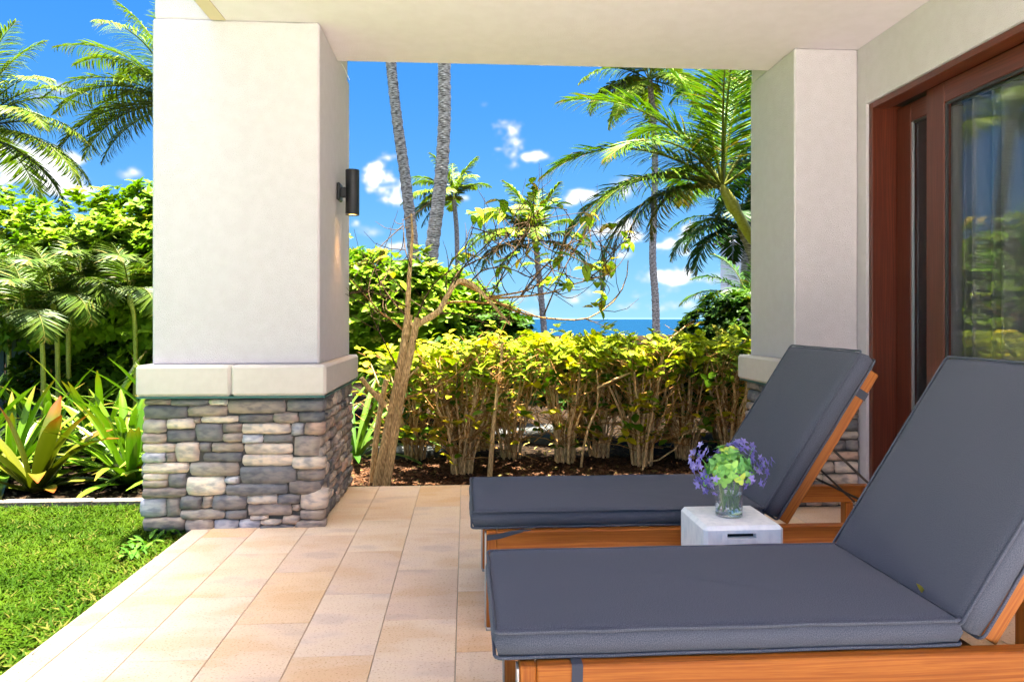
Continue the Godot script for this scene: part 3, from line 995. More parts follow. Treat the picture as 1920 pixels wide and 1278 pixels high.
# ---------------------------------------------------------------- plants
func plant_materials() -> void:
	var soil := noise_tex(0.03, 5, [0.25, 0.5, 0.75], [Color(0.09, 0.075, 0.06), Color(0.17, 0.135, 0.10), Color(0.27, 0.21, 0.15)], 61)
	var lump := noise_tex(0.05, 4, [], [], 62)
	mat("soil", lin(0.6, 0.6, 0.6), 0.95, {"tex": soil, "tri": Vector3(0.9, 0.9, 0.9), "bump": lump, "depth": 1.5, "spec": 0.1})
	var bark := noise_tex(0.04, 5, [0.25, 0.5, 0.75], [Color(0.17, 0.10, 0.06), Color(0.33, 0.20, 0.12), Color(0.45, 0.31, 0.20)], 63)
	mat("mulch_base", lin(0.6, 0.6, 0.6), 0.95, {"tex": bark, "tri": Vector3(1.4, 1.4, 1.4), "bump": lump, "depth": 1.5, "spec": 0.1})
	mat("turf_base", Color(1, 1, 1), 0.95, {"tex": noise_tex(0.04, 5, [0.3, 0.7], [Color(0.16, 0.27, 0.06), Color(0.33, 0.45, 0.10)], 64), "tri": Vector3(1.2, 1.2, 1.2), "spec": 0.1})
	var wave := noise_tex(0.02, 4, [], [], 65)
	mat("sea", lin(0.0006, 0.0165, 0.042), 0.7, {"tri": Vector3(0.02, 0.02, 0.06), "bump": wave, "depth": 60.0, "spec": 0.10})
	mat("leaf", lin(0.52, 0.52, 0.46), 0.42, {"vc": true, "back": Color(0.66, 0.70, 0.3), "spec": 0.15})
	mat("glossy_leaf", lin(0.46, 0.46, 0.40), 0.30, {"vc": true, "back": Color(0.5, 0.56, 0.2), "spec": 0.35})
	mat("frond", lin(0.50, 0.50, 0.43), 0.42, {"vc": true, "back": Color(0.62, 0.68, 0.3), "spec": 0.22})
	mat("blade", lin(0.165, 0.178, 0.09), 0.5, {"vc": true, "back": Color(0.5, 0.55, 0.2), "spec": 0.08})
	mat("chip", lin(0.55, 0.55, 0.55), 0.9, {"vc": true, "spec": 0.15})
	var ring := noise_tex(0.02, 4, [0.25, 0.45, 0.65, 0.8], [Color(0.30, 0.26, 0.24), Color(0.60, 0.55, 0.51), Color(0.76, 0.71, 0.67), Color(0.95, 0.90, 0.86)], 66)
	mat("palm_bark", Color(1, 1, 1), 0.9, {"tex": ring, "tri": Vector3(0.7, 2.9, 0.7), "bump": ring, "depth": 1.2, "spec": 0.15})
	var stemtex := noise_tex(0.02, 4, [0.2, 0.5, 0.8], [Color(0.58, 0.49, 0.37), Color(0.80, 0.70, 0.55), Color(0.95, 0.88, 0.74)], 67)
	mat("stem_bark", Color(1.0, 0.95, 0.84), 0.85, {"tex": stemtex, "tri": Vector3(9, 1.6, 9), "bump": stemtex, "depth": 0.6, "spec": 0.2})
	mat("twig", Color(0.80, 0.68, 0.50), 0.85, {"tex": stemtex, "tri": Vector3(9, 3, 9), "spec": 0.2})
	mat("dark_twig", Color(0.42, 0.38, 0.34), 0.85, {"tex": stemtex, "tri": Vector3(9, 3, 9), "spec": 0.2})
	mat("cane", lin(0.36, 0.38, 0.06), 0.5, {"tex": noise_tex(0.02, 3, [0.3, 0.7], [Color(0.8, 0.75, 0.5), Color(1, 1, 1)], 70), "tri": Vector3(2, 12, 2)})
	mat("concrete", lin(0.16, 0.135, 0.105), 0.9, {"tex": noise_tex(0.02, 4, [0.2, 0.8], [Color(0.75, 0.73, 0.70), Color(1, 1, 1)], 68), "tri": Vector3(2, 2, 2), "bump": lump, "depth": 0.3})
	mat("slab", lin(0.055, 0.057, 0.052), 0.9, {"tex": noise_tex(0.02, 4, [0.2, 0.8], [Color(0.6, 0.62, 0.58), Color(1, 1, 1)], 69), "tri": Vector3(1.5, 1.5, 1.5), "bump": lump, "depth": 0.5})
	mat("fence_green", lin(0.008, 0.035, 0.035), 0.7)
	mat("white_wall", lin(0.75, 0.75, 0.74), 0.9)
	mat("blue_glass", lin(0.10, 0.35, 0.42), 0.15)
	mat("roof_grey", lin(0.25, 0.25, 0.26), 0.8)

func green(a: Color, b: Color, t: float, j := 0.2) -> Color:
	var c := a.lerp(b, t)
	var k := 1.0 + rng.randf_range(-j, j)
	return Color(c.r * k, c.g * k, c.b * k)

# a feather frond that leaves the origin along +x at elevation el0 and bows down
func frond_mesh(L: float, el0: float, droop: float, n: int, ll: float, lw: float, sd: int, ca: Color, cb: Color, hang := 0.9, tipcol := Color(0.22, 0.17, 0.05)) -> ArrayMesh:
	var mb := MB.new(sd)
	var r := mb.rnd
	var pts := []
	var tan := []
	var p := Vector3.ZERO
	var N := 14
	var sway := r.randf_range(-0.25, 0.25)
	for i in N + 1:
		var t := float(i) / N
		var e := deg_to_rad(el0 - droop * pow(t, 1.25))
		var d := Vector3(cos(e) * cos(sway * t), sin(e), cos(e) * sin(sway * t))
		pts.append(p)
		tan.append(d)
		p += d * L / N
	mb.col = ca.lerp(Color(0.32, 0.30, 0.06), 0.6)
	var rad := []
	for i in N + 1: rad.append(lerpf(L * 0.010, L * 0.002, float(i) / N))
	mb.tube(pts, rad, 5, false)
	for k in n:
		var t := lerpf(0.14, 0.995, float(k) / (n - 1))
		var q := t * N
		var i := mini(int(q), N - 1)
		var at: Vector3 = pts[i].lerp(pts[i + 1], q - i)
		var tg: Vector3 = tan[i].lerp(tan[i + 1], q - i).normalized()
		var up := (Vector3.UP - tg * tg.y).normalized() if absf(tg.y) < 0.97 else Vector3.LEFT
		var side := tg.cross(up).normalized()
		up = side.cross(tg)
		var prof := (0.55 + 0.9 * sin(PI * pow(t, 0.8))) / 1.4
		if t > 0.85: prof *= lerpf(1.0, 0.55, (t - 0.85) / 0.15)
		for s in [-1.0, 1.0]:
			if r.randf() < 0.03: continue
			var ang := deg_to_rad(lerpf(68, 26, t) + r.randf_range(-7, 7))
			var d: Vector3 = (tg * cos(ang) + side * s * sin(ang) + up * r.randf_range(0.05, 0.35)).normalized()
			var c := ca.lerp(cb, r.randf())
			if r.randf() < 0.06 or t > 0.93 and r.randf() < 0.5: c = c.lerp(tipcol, 0.7)
			mb.col = c
			leaf_into(mb, at, d, (up * 0.8 + tg * 0.2 - side * s * 0.3).normalized(), ll * prof * r.randf_range(0.88, 1.1), lw, hang * r.randf_range(0.6, 1.3), 3, 0.25)
	return mb.mesh()

# a palm: tapered ringed trunk through pts, then fronds round its top
func palm(called: String, label: String, category: String, group: String, pts: Array, rad: Array, fronds: Array, spec: Array, sd: int, fm: Material, shaft := 0.0) -> Node3D:
	rng.seed = sd
	var base: Vector3 = pts[0]
	var t := thing(called, label, category, base, 0.0, group)
	var mb := MB.new(sd)
	# resample the trunk so that the ring scars show
	var curve := Curve3D.new()
	for i in pts.size():
		var a: Vector3 = pts[maxi(i - 1, 0)]
		var b: Vector3 = pts[mini(i + 1, pts.size() - 1)]
		curve.add_point(pts[i] - base, -(b - a) / 6.0, (b - a) / 6.0)
	var n := int(clampf(curve.get_baked_length() / 0.06, 24, 150))
	var cp := []
	var cr := []
	for i in n + 1:
		var f := float(i) / n
		cp.append(curve.sample_baked(f * curve.get_baked_length()))
		var rr := lerpf(rad[0], rad[1], pow(f, 0.7))
		cr.append(rr * (1.0 + (0.07 if i % 3 == 0 else -0.03)) * rng.randf_range(0.98, 1.02))
	mb.tube(cp, cr, 10, true, 0.03)
	part("trunk", mb.mesh(), t, Vector3.ZERO, M.palm_bark if shaft <= 0.1 else M.cane)
	var top: Vector3 = pts[pts.size() - 1] - base
	if shaft > 0.0:
		mb = MB.new()
		var d: Vector3 = (pts[pts.size() - 1] - pts[pts.size() - 2]).normalized()
		mb.tube([top - d * 0.02, top + d * shaft * 0.15, top + d * shaft * 0.6, top + d * shaft], [rad[1] * 1.15, rad[1] * 1.35, rad[1] * 1.0, rad[1] * 0.5], 12)
		part("crownshaft", mb.mesh(), t, Vector3.ZERO, M.cane)
		top += d * shaft * 0.85
	for f in fronds:
		# [variant, azimuth in degrees (0 = towards +x, 90 = towards -z), scale]
		var o := part("frond", spec[f[0]], t, top, fm)
		o.rotation.y = deg_to_rad(f[1])
		o.scale = Vector3.ONE * f[2]
	return t

func coconut_fronds(n: int, sc: float, sd: int, keep := [0.0, 360.0]) -> Array:
	rng.seed = sd
	var out := []
	for i in n:
		var v := int(float(i) / n * 5.0)
		var a := fposmod(i * 137.5 + rng.randf_range(-14, 14), 360.0)
		out.append([mini(v, 4), a, sc * rng.randf_range(0.88, 1.1)])
	return out

func rosette(n: int, L: float, W: float, lift: float, sd: int, segs := 3) -> ArrayMesh:
	var mb := MB.new(sd)
	for k in n:
		var a := TAU * k / n + mb.rnd.randf_range(-0.35, 0.35)
		var e := lift + mb.rnd.randf_range(-0.3, 0.3)
		var d := Vector3(cos(a) * cos(e), sin(e), sin(a) * cos(e))
		var j := mb.rnd.randf_range(0.8, 1.15)
		mb.col = Color(j, j * mb.rnd.randf_range(0.95, 1.05), j * 0.9)
		leaf_into(mb, Vector3(0, mb.rnd.randf_range(-0.3, 0.1) * L, 0), d, Vector3.UP, L * mb.rnd.randf_range(0.75, 1.1), W, mb.rnd.randf_range(0.2, 0.8), segs, 0.2)
	return mb.mesh()

# leaf rosettes over a few overlapping lumps; each lump [centre, radii, count]
func lumps(list: Array, ca: Color, cb: Color, cc: Color, share: float, size: float, sd: int) -> Array:
	rng.seed = sd
	var f := FastNoiseLite.new()
	f.seed = sd
	f.frequency = 0.8
	var places := []
	var cols := []
	for l in list:
		var c: Vector3 = l[0]
		var r: Vector3 = l[1]
		for i in int(l[2]):
			var u := rng.randf_range(-0.35, 1.0)
			var a := rng.randf() * TAU
			var q := sqrt(maxf(0.0, 1.0 - u * u))
			var d := Vector3(cos(a) * q, u, sin(a) * q)
			var k := 1.0 + 0.45 * f.get_noise_3d(d.x * r.x * 2.2 + c.x, d.y * r.y * 2.2, d.z * r.z * 2.2 + c.z) - pow(rng.randf(), 2.2) * 0.5
			var p := c + Vector3(d.x * r.x, d.y * r.y, d.z * r.z) * k
			if p.y < -0.03: continue
			var out := (d * 0.8 + Vector3(0, 0.7, 0) + Vector3(rng.randf_range(-0.6, 0.6), rng.randf_range(-0.4, 0.4), rng.randf_range(-0.6, 0.6))).normalized()
			var bs := Basis(Quaternion(Vector3.UP, out)) * Basis(Vector3.UP, rng.randf() * TAU)
			places.append(Transform3D(bs.scaled(Vector3.ONE * size * rng.randf_range(0.7, 1.25)), p))
			var tone := 0.5 + 0.9 * f.get_noise_3d(p.x * 1.6, p.y * 1.6, p.z * 1.6) + rng.randf_range(-0.3, 0.3)
			var co := green(ca, cb, clampf(tone, 0, 1), 0.15)
			if rng.randf() < share: co = green(cc, cb, rng.randf() * 0.3)
			cols.append(co)
	return [places, cols]

func shrub(called: String, label: String, category: String, group: String, at: Vector3, list: Array, m: Mesh, ca: Color, cb: Color, cc: Color, share: float, size: float, sd: int, stems := 7) -> Node3D:
	var t := thing(called, label, category, at, 0.0, group)
	var moved := []
	for l in list: moved.append([l[0] - at, l[1], l[2]])
	rng.seed = sd + 1
	var mb := MB.new(sd)
	for k in stems:
		var l: Array = moved[k % moved.size()]
		var c: Vector3 = l[0]
		var r: Vector3 = l[1]
		var tip := c + Vector3(rng.randf_range(-0.6, 0.6) * r.x, r.y * rng.randf_range(0.2, 0.7), rng.randf_range(-0.6, 0.6) * r.z)
		var foot := Vector3(c.x * 0.7 + rng.randf_range(-0.15, 0.15), 0, c.z * 0.7 + rng.randf_range(-0.15, 0.15))
		mb.tube([foot, foot.lerp(tip, 0.5) + Vector3(rng.randf_range(-0.1, 0.1), 0.1, rng.randf_range(-0.1, 0.1)), tip], [0.03, 0.02, 0.008], 6)
	part("stems", mb.mesh(), t, Vector3.ZERO, M.twig)
	var pc := lumps(moved, ca, cb, cc, share, size, sd)
	var o := many("foliage", m, pc[0], pc[1], t)
	o.material_override = M.leaf
	return t

# a clump of long arching strap leaves, each a piece of its own
func strap_plant(called: String, label: String, category: String, group: String, at: Vector3, n: int, L: float, W: float, ca: Color, cb: Color, tip: Variant, sd: int, spread := 1.0) -> Node3D:
	rng.seed = sd
	var t := thing(called, label, category, at, 0.0, group)
	for k in n:
		var mb := MB.new(sd + k)
		var f := float(k) / n
		var a := k * 2.39996 + rng.randf_range(-0.25, 0.25)
		var e := lerpf(1.38, 0.22, f) + rng.randf_range(-0.12, 0.12)
		e = lerpf(1.5, e, spread)
		var d := Vector3(cos(a) * cos(e), sin(e), sin(a) * cos(e))
		var up := Vector3(-cos(a) * sin(e), cos(e), -sin(a) * sin(e))
		var len := L * rng.randf_range(0.75, 1.1)
		var segs := 7
		var s := d.cross(up).normalized()
		var rows := []
		var tint := []
		var p := Vector3(cos(a) * 0.03, 0.0, sin(a) * 0.03)
		var bend := rng.randf_range(0.35, 1.25) * lerpf(0.6, 1.1, f)
		var c := green(ca, cb, rng.randf(), 0.12)
		var w0 := W * rng.randf_range(0.85, 1.1)
		for i in segs + 1:
			var q := float(i) / segs
			var w := w0 / 2 * (0.55 + 0.45 * sin(PI * pow(q, 0.9))) * (1.0 if q < 0.82 else sqrt(maxf(0.02, 1.0 - (q - 0.82) / 0.18)))
			var uu := s.cross(d).normalized()
			rows.append([p - s * w + uu * w * 0.30, p - s * w * 0.5 + uu * w * 0.08, p, p + s * w * 0.5 + uu * w * 0.08, p + s * w + uu * w * 0.30])
			var cc := c
			if tip != null: cc = c.lerp(tip, smoothstep(0.72, 1.0, q) * 0.9)
			for j in 5: tint.append(cc * (1.08 if j == 2 else 1.0))
			d = d.rotated(s, -bend / segs * (0.5 + q)).normalized()
			p += d * len / segs
		mb.grid(rows, false, tint)
		part("leaf", mb.mesh(), t, Vector3.ZERO, M.glossy_leaf)
	return t

func build_plants() -> void:
	build_bed_and_lawn()
	build_left_bed()
	build_hedge()
	build_front_tree()
	build_shrubs()
	build_palms()
	build_far_things()

func build_bed_and_lawn() -> void:
	setting("lawn", bx(Vector3(-12, -0.2, -5.15), Vector3(-1.648, -0.045, 5), 0.0), M.turf_base, "bright green lawn beside the tile terrace")
	setting("mulch_bed", bx(Vector3(-1.95, -0.2, -6.75), Vector3(3.6, -0.052, -5.486), 0.0), M.mulch_base, "brown bark mulch bed under the clipped hedge")
	rng.seed = 900
	var tufts := []
	for v in 3:
		var mb := MB.new(v + 5)
		for k in 7:
			var a := mb.rnd.randf() * TAU
			var e := mb.rnd.randf_range(0.35, 1.25)
			var j := mb.rnd.randf_range(0.75, 1.2)
			mb.col = Color(j, j, j)
			leaf_into(mb, Vector3(mb.rnd.randf_range(-0.015, 0.015), 0, mb.rnd.randf_range(-0.015, 0.015)), Vector3(cos(a) * cos(e), sin(e), sin(a) * cos(e)), Vector3.UP, mb.rnd.randf_range(0.035, 0.07), 0.008, mb.rnd.randf_range(0.3, 1.4), 2, 0.2)
		tufts.append(mb.mesh(M.blade))
	var f := FastNoiseLite.new()
	f.seed = 4
	f.frequency = 1.6
	for v in 3:
		var pl := []
		var co := []
		for i in 15000:
			var x := rng.randf_range(-4.6, -1.640)
			var z := rng.randf_range(-5.14, -2.0)
			if x < -1.652 + (z + 2.0) * 0.62 - 0.55: continue
			if x > -1.90 and z < -4.40: continue
			var near := smoothstep(-1.95, -1.66, x)
			var k := f.get_noise_2d(x, z)
			var sc := rng.randf_range(0.7, 1.15) * (1.0 + 0.55 * near * rng.randf())
			pl.append(Transform3D(Basis(Vector3.UP, rng.randf() * TAU).scaled(Vector3(sc, sc * rng.randf_range(0.8, 1.1), sc)), Vector3(x, -0.047, z)))
			var c := green(Color(0.085, 0.20, 0.018), Color(0.20, 0.34, 0.03), clampf(0.5 + k * 0.9 + rng.randf_range(-0.35, 0.35), 0, 1))
			if rng.randf() < 0.07 + 0.10 * near: c = Color(0.42, 0.40, 0.14)
			co.append(c)
		var o := many("lawn_grass", tufts[v], pl, co, self)
		tag(o, "short green grass blades of the lawn")
	# bark chips and fallen leaves on the beds
	var mb := MB.new(3)
	mb.box(Vector3(0, 0.004, 0), Vector3(0.04, 0.007, 0.014), 0.002)
	var chip := mb.mesh(M.chip)
	mb = MB.new(3)
	leaf_into(mb, Vector3.ZERO, Vector3(1, 0.15, 0), Vector3.UP, 0.06, 0.03, 0.7, 3)
	var dry := mb.mesh(M.chip)
	var pl := []
	var co := []
	for i in 11000:
		var p := Vector3(rng.randf_range(-1.9, 3.2), -0.052, rng.randf_range(-6.8, -5.49))
		pl.append(Transform3D(Basis.from_euler(Vector3(rng.randf_range(-0.5, 0.5), rng.randf() * TAU, rng.randf_range(-0.5, 0.5))).scaled(Vector3.ONE * rng.randf_range(0.4, 1.25)), p))
		co.append(green(Color(0.045, 0.022, 0.012), Color(0.17, 0.085, 0.042), rng.randf()))
	tag(many("bark_chips", chip, pl, co, self), "brown bark chips strewn over the mulch bed")
	pl = []
	co = []
	for i in 850:
		var p := Vector3(rng.randf_range(-1.9, 3.2), -0.045, rng.randf_range(-8.2, -5.5))
		pl.append(Transform3D(Basis.from_euler(Vector3(rng.randf_range(-0.5, 0.5), rng.randf() * TAU, rng.randf_range(-0.5, 0.5))).scaled(Vector3.ONE * rng.randf_range(0.4, 1.0)), p))
		co.append(green(Color(0.10, 0.07, 0.03), Color(0.45, 0.36, 0.10), rng.randf()))
	for i in 700:
		var p := Vector3(rng.randf_range(-5, -1.95), -0.085, rng.randf_range(-6.2, -5.26))
		pl.append(Transform3D(Basis.from_euler(Vector3(rng.randf_range(-0.5, 0.5), rng.randf() * TAU, rng.randf_range(-0.5, 0.5))).scaled(Vector3.ONE * rng.randf_range(0.4, 1.0)), p))
		co.append(green(Color(0.10, 0.08, 0.05), Color(0.30, 0.24, 0.12), rng.randf()))
	tag(many("fallen_leaves", dry, pl, co, self), "small dry and yellow leaves fallen on the planting beds")
	# concrete edging between lawn and bed
	var e := thing("garden_edging", "pale concrete edging strip between the lawn and the bromeliad bed", "edging", Vector3(-3.9, -0.09, -5.195))
	for i in 7:
		var x := -1.98 + i * 0.62 - 3.9 + 1.98 - 0.19
		x = 1.92 - i * 0.615
		var m := MB.new(i)
		m.box(Vector3(x - 0.306, 0.045 + rng.randf_range(-0.003, 0.003), rng.randf_range(-0.004, 0.004)), Vector3(0.606, 0.10, 0.075), 0.008)
		part("block", m.mesh(), e, Vector3.ZERO, M.concrete)
	# stepping slabs behind the hedge
	var spots := [[Vector3(-0.62, -0.06, -7.2), 0.52, 0.22, "pale flat stepping slab behind the leaning tree"], [Vector3(0.15, -0.06, -8.2), 0.45, 0.28, "grey stepping slab behind the hedge stems, between the stake and the tree"], [Vector3(0.75, -0.06, -8.6), 0.42, 0.30, "mossy grey stepping slab seen through the middle of the hedge"], [Vector3(0.98, -0.06, -7.9), 0.33, 0.22, "small grey stepping slab near the middle hedge bush"]]
	for s in spots:
		var m := MB.new(7)
		var low := []
		var high := []
		var inn := []
		for k in 14:
			var a := -TAU * k / 14
			var r := rng.randf_range(0.85, 1.05)
			var q := Vector3(cos(a) * s[1] * r, 0, sin(a) * s[2] * r)
			low.append(q + Vector3(0, -0.03, 0))
			high.append(q + Vector3(0, 0.025, 0))
			inn.append(q * 0.9 + Vector3(0, 0.035, 0))
		var mid := []
		for k in 14: mid.append(Vector3(0, 0.036, 0))
		m.grid([low, high, inn, mid], true)
		var o := part("stepping_slab", m.mesh(), self, s[0], M.slab)
		tag(o, s[3], "stepping stone", "stepping slabs behind the hedge")
	# weeds at the corner of the terrace
	var weeds := [[Vector3(-1.783, -0.045, -4.063), "low broad-leaved weed on the terrace edge, the one nearest the camera"], [Vector3(-1.796, -0.045, -4.249), "low broad-leaved weed between the terrace edge and the pillar foot"], [Vector3(-1.765, -0.045, -4.471), "leafy weed growing at the foot of the big stone pillar"]]
	for i in 3:
		var t := thing("weed", weeds[i][1], "weed", weeds[i][0] + Vector3(-0.03, 0, 0), 0.0, "weeds at the terrace corner")
		for k in 26:
			var m := MB.new(i * 100 + k)
			var a := rng.randf() * TAU
			var r := rng.randf_range(0.0, 0.08)
			m.col = green(Color(0.05, 0.16, 0.02), Color(0.15, 0.32, 0.04), rng.randf())
			var el := rng.randf_range(0.2, 1.2)
			leaf_into(m, Vector3(cos(a) * r, rng.randf_range(0.0, 0.05), sin(a) * r), Vector3(cos(a) * cos(el), sin(el), sin(a) * cos(el)), Vector3.UP, rng.randf_range(0.05, 0.09), 0.028, 0.7, 4)
			part("leaf", m.mesh(), t, Vector3.ZERO, M.leaf)
	# the little yellow leaf caught between seat and back of the near lounger
	var m := MB.new(2)
	m.col = Color(0.5, 0.42, 0.08)
	leaf_into(m, Vector3.ZERO, Vector3(-0.3, 0.5, 0.3), Vector3(0, 0.3, 1), 0.035, 0.014, 0.8, 4)
	tag(part("fallen_leaf", m.mesh(), self, Vector3(1.305, 0.478, -1.98), M.leaf), "tiny yellow leaf lodged between seat and back of the nearer lounger", "leaf")

func build_left_bed() -> void:
	var red := Color(0.42, 0.06, 0.02)
	strap_plant("bromeliad", "olive bromeliad with broad red-tipped leaves at the lawn edging", "bromeliad", "", Vector3(-3.36, -0.09, -5.85), 19, 0.80, 0.125, Color(0.10, 0.13, 0.012), Color(0.20, 0.20, 0.02), red, 210)
	var g := "green strap-leaved plants in the bed beside the lawn"
	var spots := [
		[-2.72, -6.05, 24, 0.80, "glossy green strap-leaved plant right of the red-tipped bromeliad"],
		[-2.22, -6.20, 24, 0.85, "green strap-leaved plant close beside the big stone pillar"],
		[-3.02, -6.65, 24, 1.0, "tall green strap-leaved plant directly behind the red-tipped bromeliad"],
		[-3.85, -6.35, 24, 0.95, "green strap-leaved plant left of and behind the red-tipped bromeliad"],
		[-2.50, -6.75, 24, 1.1, "green strap-leaved plant in the second row, left of the big pillar"],
		[-4.45, -6.7, 22, 1.0, "leftmost green strap-leaved plant of the lawn bed"],
		[-3.50, -7.15, 22, 1.15, "green strap-leaved plant in the rear row under the cane palms"],
		[-2.80, -7.4, 22, 1.25, "green strap-leaved plant at the back of the bed below the round shrub"],
		[-4.05, -7.25, 20, 1.0, "green strap-leaved plant in the rear row before the dark fence"],
		[-2.15, -7.1, 20, 1.2, "tall strap-leaved plant half hidden by the left edge of the big pillar"],
	]
	for i in spots.size():
		var s: Array = spots[i]
		strap_plant("strap_leaf_plant", s[4], "plant", g, Vector3(s[0], -0.09, s[1]), s[2] + 8, s[3], 0.078, Color(0.06, 0.18, 0.012), Color(0.25, 0.42, 0.03), Color(0.22, 0.36, 0.03) if i % 3 else Color(0.34, 0.22, 0.03), 220 + i * 31)
	var mids := [[-1.05, -6.9, "strap-leaved plant behind the leaning tree, beside the big pillar"], [-0.75, -7.9, "strap-leaved plant in the shade behind the leaning tree's trunk"], [-1.45, -7.6, "strap-leaved plant half hidden behind the big pillar"]]
	for i in 3:
		strap_plant("strap_leaf_plant", mids[i][2], "plant", "green strap-leaved plants behind the leaning tree", Vector3(mids[i][0], -0.06, mids[i][1]), 20, 0.95, 0.06, Color(0.05, 0.15, 0.015), Color(0.20, 0.34, 0.05), null, 520 + i * 13)

# the clipped hedge: bare stems fanning up to a leafy top
func hedge_bush(label: String, at: Vector3, n: int, rx: float, rz: float, top: float, sd: int, leafm: Mesh) -> void:
	rng.seed = sd
	var t := thing("hedge_bush", label, "hedge bush", at, 0.0, "bushes of the clipped hedge")
	var tips := []
	var tw := MB.new(sd + 5)
	for k in n:
		var a := k * 2.39996
		var q := sqrt((k + 0.5) / n)
		var foot := Vector3(cos(a) * 0.09 * q, 0, sin(a) * 0.09 * q)
		var tip := Vector3(cos(a) * rx * q + rng.randf_range(-0.16, 0.16), top * rng.randf_range(0.74, 0.92), sin(a) * rz * q + rng.randf_range(-0.05, 0.05))
		var pts := []
		for i in 7:
			var s := i / 6.0
			var p := foot.lerp(tip, s)
			var w := pow(s, 1.5)
			p.x = lerpf(foot.x, tip.x, w) + rng.randf_range(-0.022, 0.022) * minf(1.0, s * 2.0)
			p.z = lerpf(foot.z, tip.z, w) + rng.randf_range(-0.022, 0.022) * minf(1.0, s * 2.0)
			pts.append(p)
		var mb := MB.new(sd + k)
		var r0 := rng.randf_range(0.006, 0.020)
		mb.tube(pts, [r0, r0 * 0.95, r0 * 0.9, r0 * 0.8, r0 * 0.7, r0 * 0.6, r0 * 0.45], 6)
		part("stem", mb.mesh(), t, Vector3.ZERO, M.stem_bark)
		# side twigs
		for j in 11:
			var i := rng.randi_range(1, 6)
			var p: Vector3 = pts[i]
			var an := rng.randf() * TAU
			var len := rng.randf_range(0.10, 0.42)
			var d := Vector3(cos(an), rng.randf_range(0.1, 1.3), sin(an)).normalized()
			var e := p + d * len
			e.y = minf(e.y, top * rng.randf_range(0.92, 1.12))
			tw.tube([p, p.lerp(e, 0.5) + Vector3(rng.randf_range(-0.03, 0.03), 0.02, rng.randf_range(-0.03, 0.03)), e], [0.0045, 0.0035, 0.002], 4, false)
			if e.y > top * 0.74 or rng.randf() < 0.30: tips.append(e)
	for k in 26:
		var an := rng.randf() * TAU
		var q := sqrt(rng.randf())
		var p := Vector3(cos(an) * rx * q, top * rng.randf_range(0.12, 0.8), sin(an) * rz * q)
		var d := Vector3(rng.randf_range(-1, 1), rng.randf_range(-0.2, 0.9), rng.randf_range(-0.6, 0.6)).normalized() * rng.randf_range(0.15, 0.5)
		var c := Vector3(rng.randf_range(-0.05, 0.05), rng.randf_range(-0.04, 0.06), 0)
		tw.tube([p, p + d * 0.33 + c * 0.7, p + d * 0.66 + c, p + d], [0.005, 0.0045, 0.0035, 0.002], 4, false)
	part("twigs", tw.mesh(), t, Vector3.ZERO, M.twig).set_meta("kind", "stuff")
	var pl := []
	var co := []
	var single := 0
	for e in tips:
		for j in rng.randi_range(1, 2):
			var p: Vector3 = e + Vector3(rng.randf_range(-0.05, 0.05), rng.randf_range(-0.02, 0.06), rng.randf_range(-0.05, 0.05))
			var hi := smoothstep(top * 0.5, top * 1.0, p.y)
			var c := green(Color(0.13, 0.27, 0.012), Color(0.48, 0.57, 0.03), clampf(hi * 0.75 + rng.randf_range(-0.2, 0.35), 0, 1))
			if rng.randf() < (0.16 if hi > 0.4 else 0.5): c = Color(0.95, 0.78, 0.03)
			var an := rng.randf() * TAU
			var d := Vector3(cos(an), rng.randf_range(-0.3, 0.9), sin(an)).normalized()
			if single < 30 and p.z > -0.1 and rng.randf() < 0.5:
				var mb := MB.new(sd + single + 400)
				mb.col = c
				leaf_into(mb, Vector3.ZERO, d, Vector3(0, 1, 0.5).normalized(), rng.randf_range(0.075, 0.115), 0.055, rng.randf_range(0.3, 0.9), 4)
				part("leaf", mb.mesh(), t, p, M.leaf)
				single += 1
			else:
				var bs := Basis(Vector3.UP, an) * Basis(Vector3.FORWARD, rng.randf_range(-0.7, 0.7))
				pl.append(Transform3D(bs.scaled(Vector3.ONE * rng.randf_range(0.7, 1.2)), p))
				co.append(c)
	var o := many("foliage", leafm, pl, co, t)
	o.material_override = M.leaf

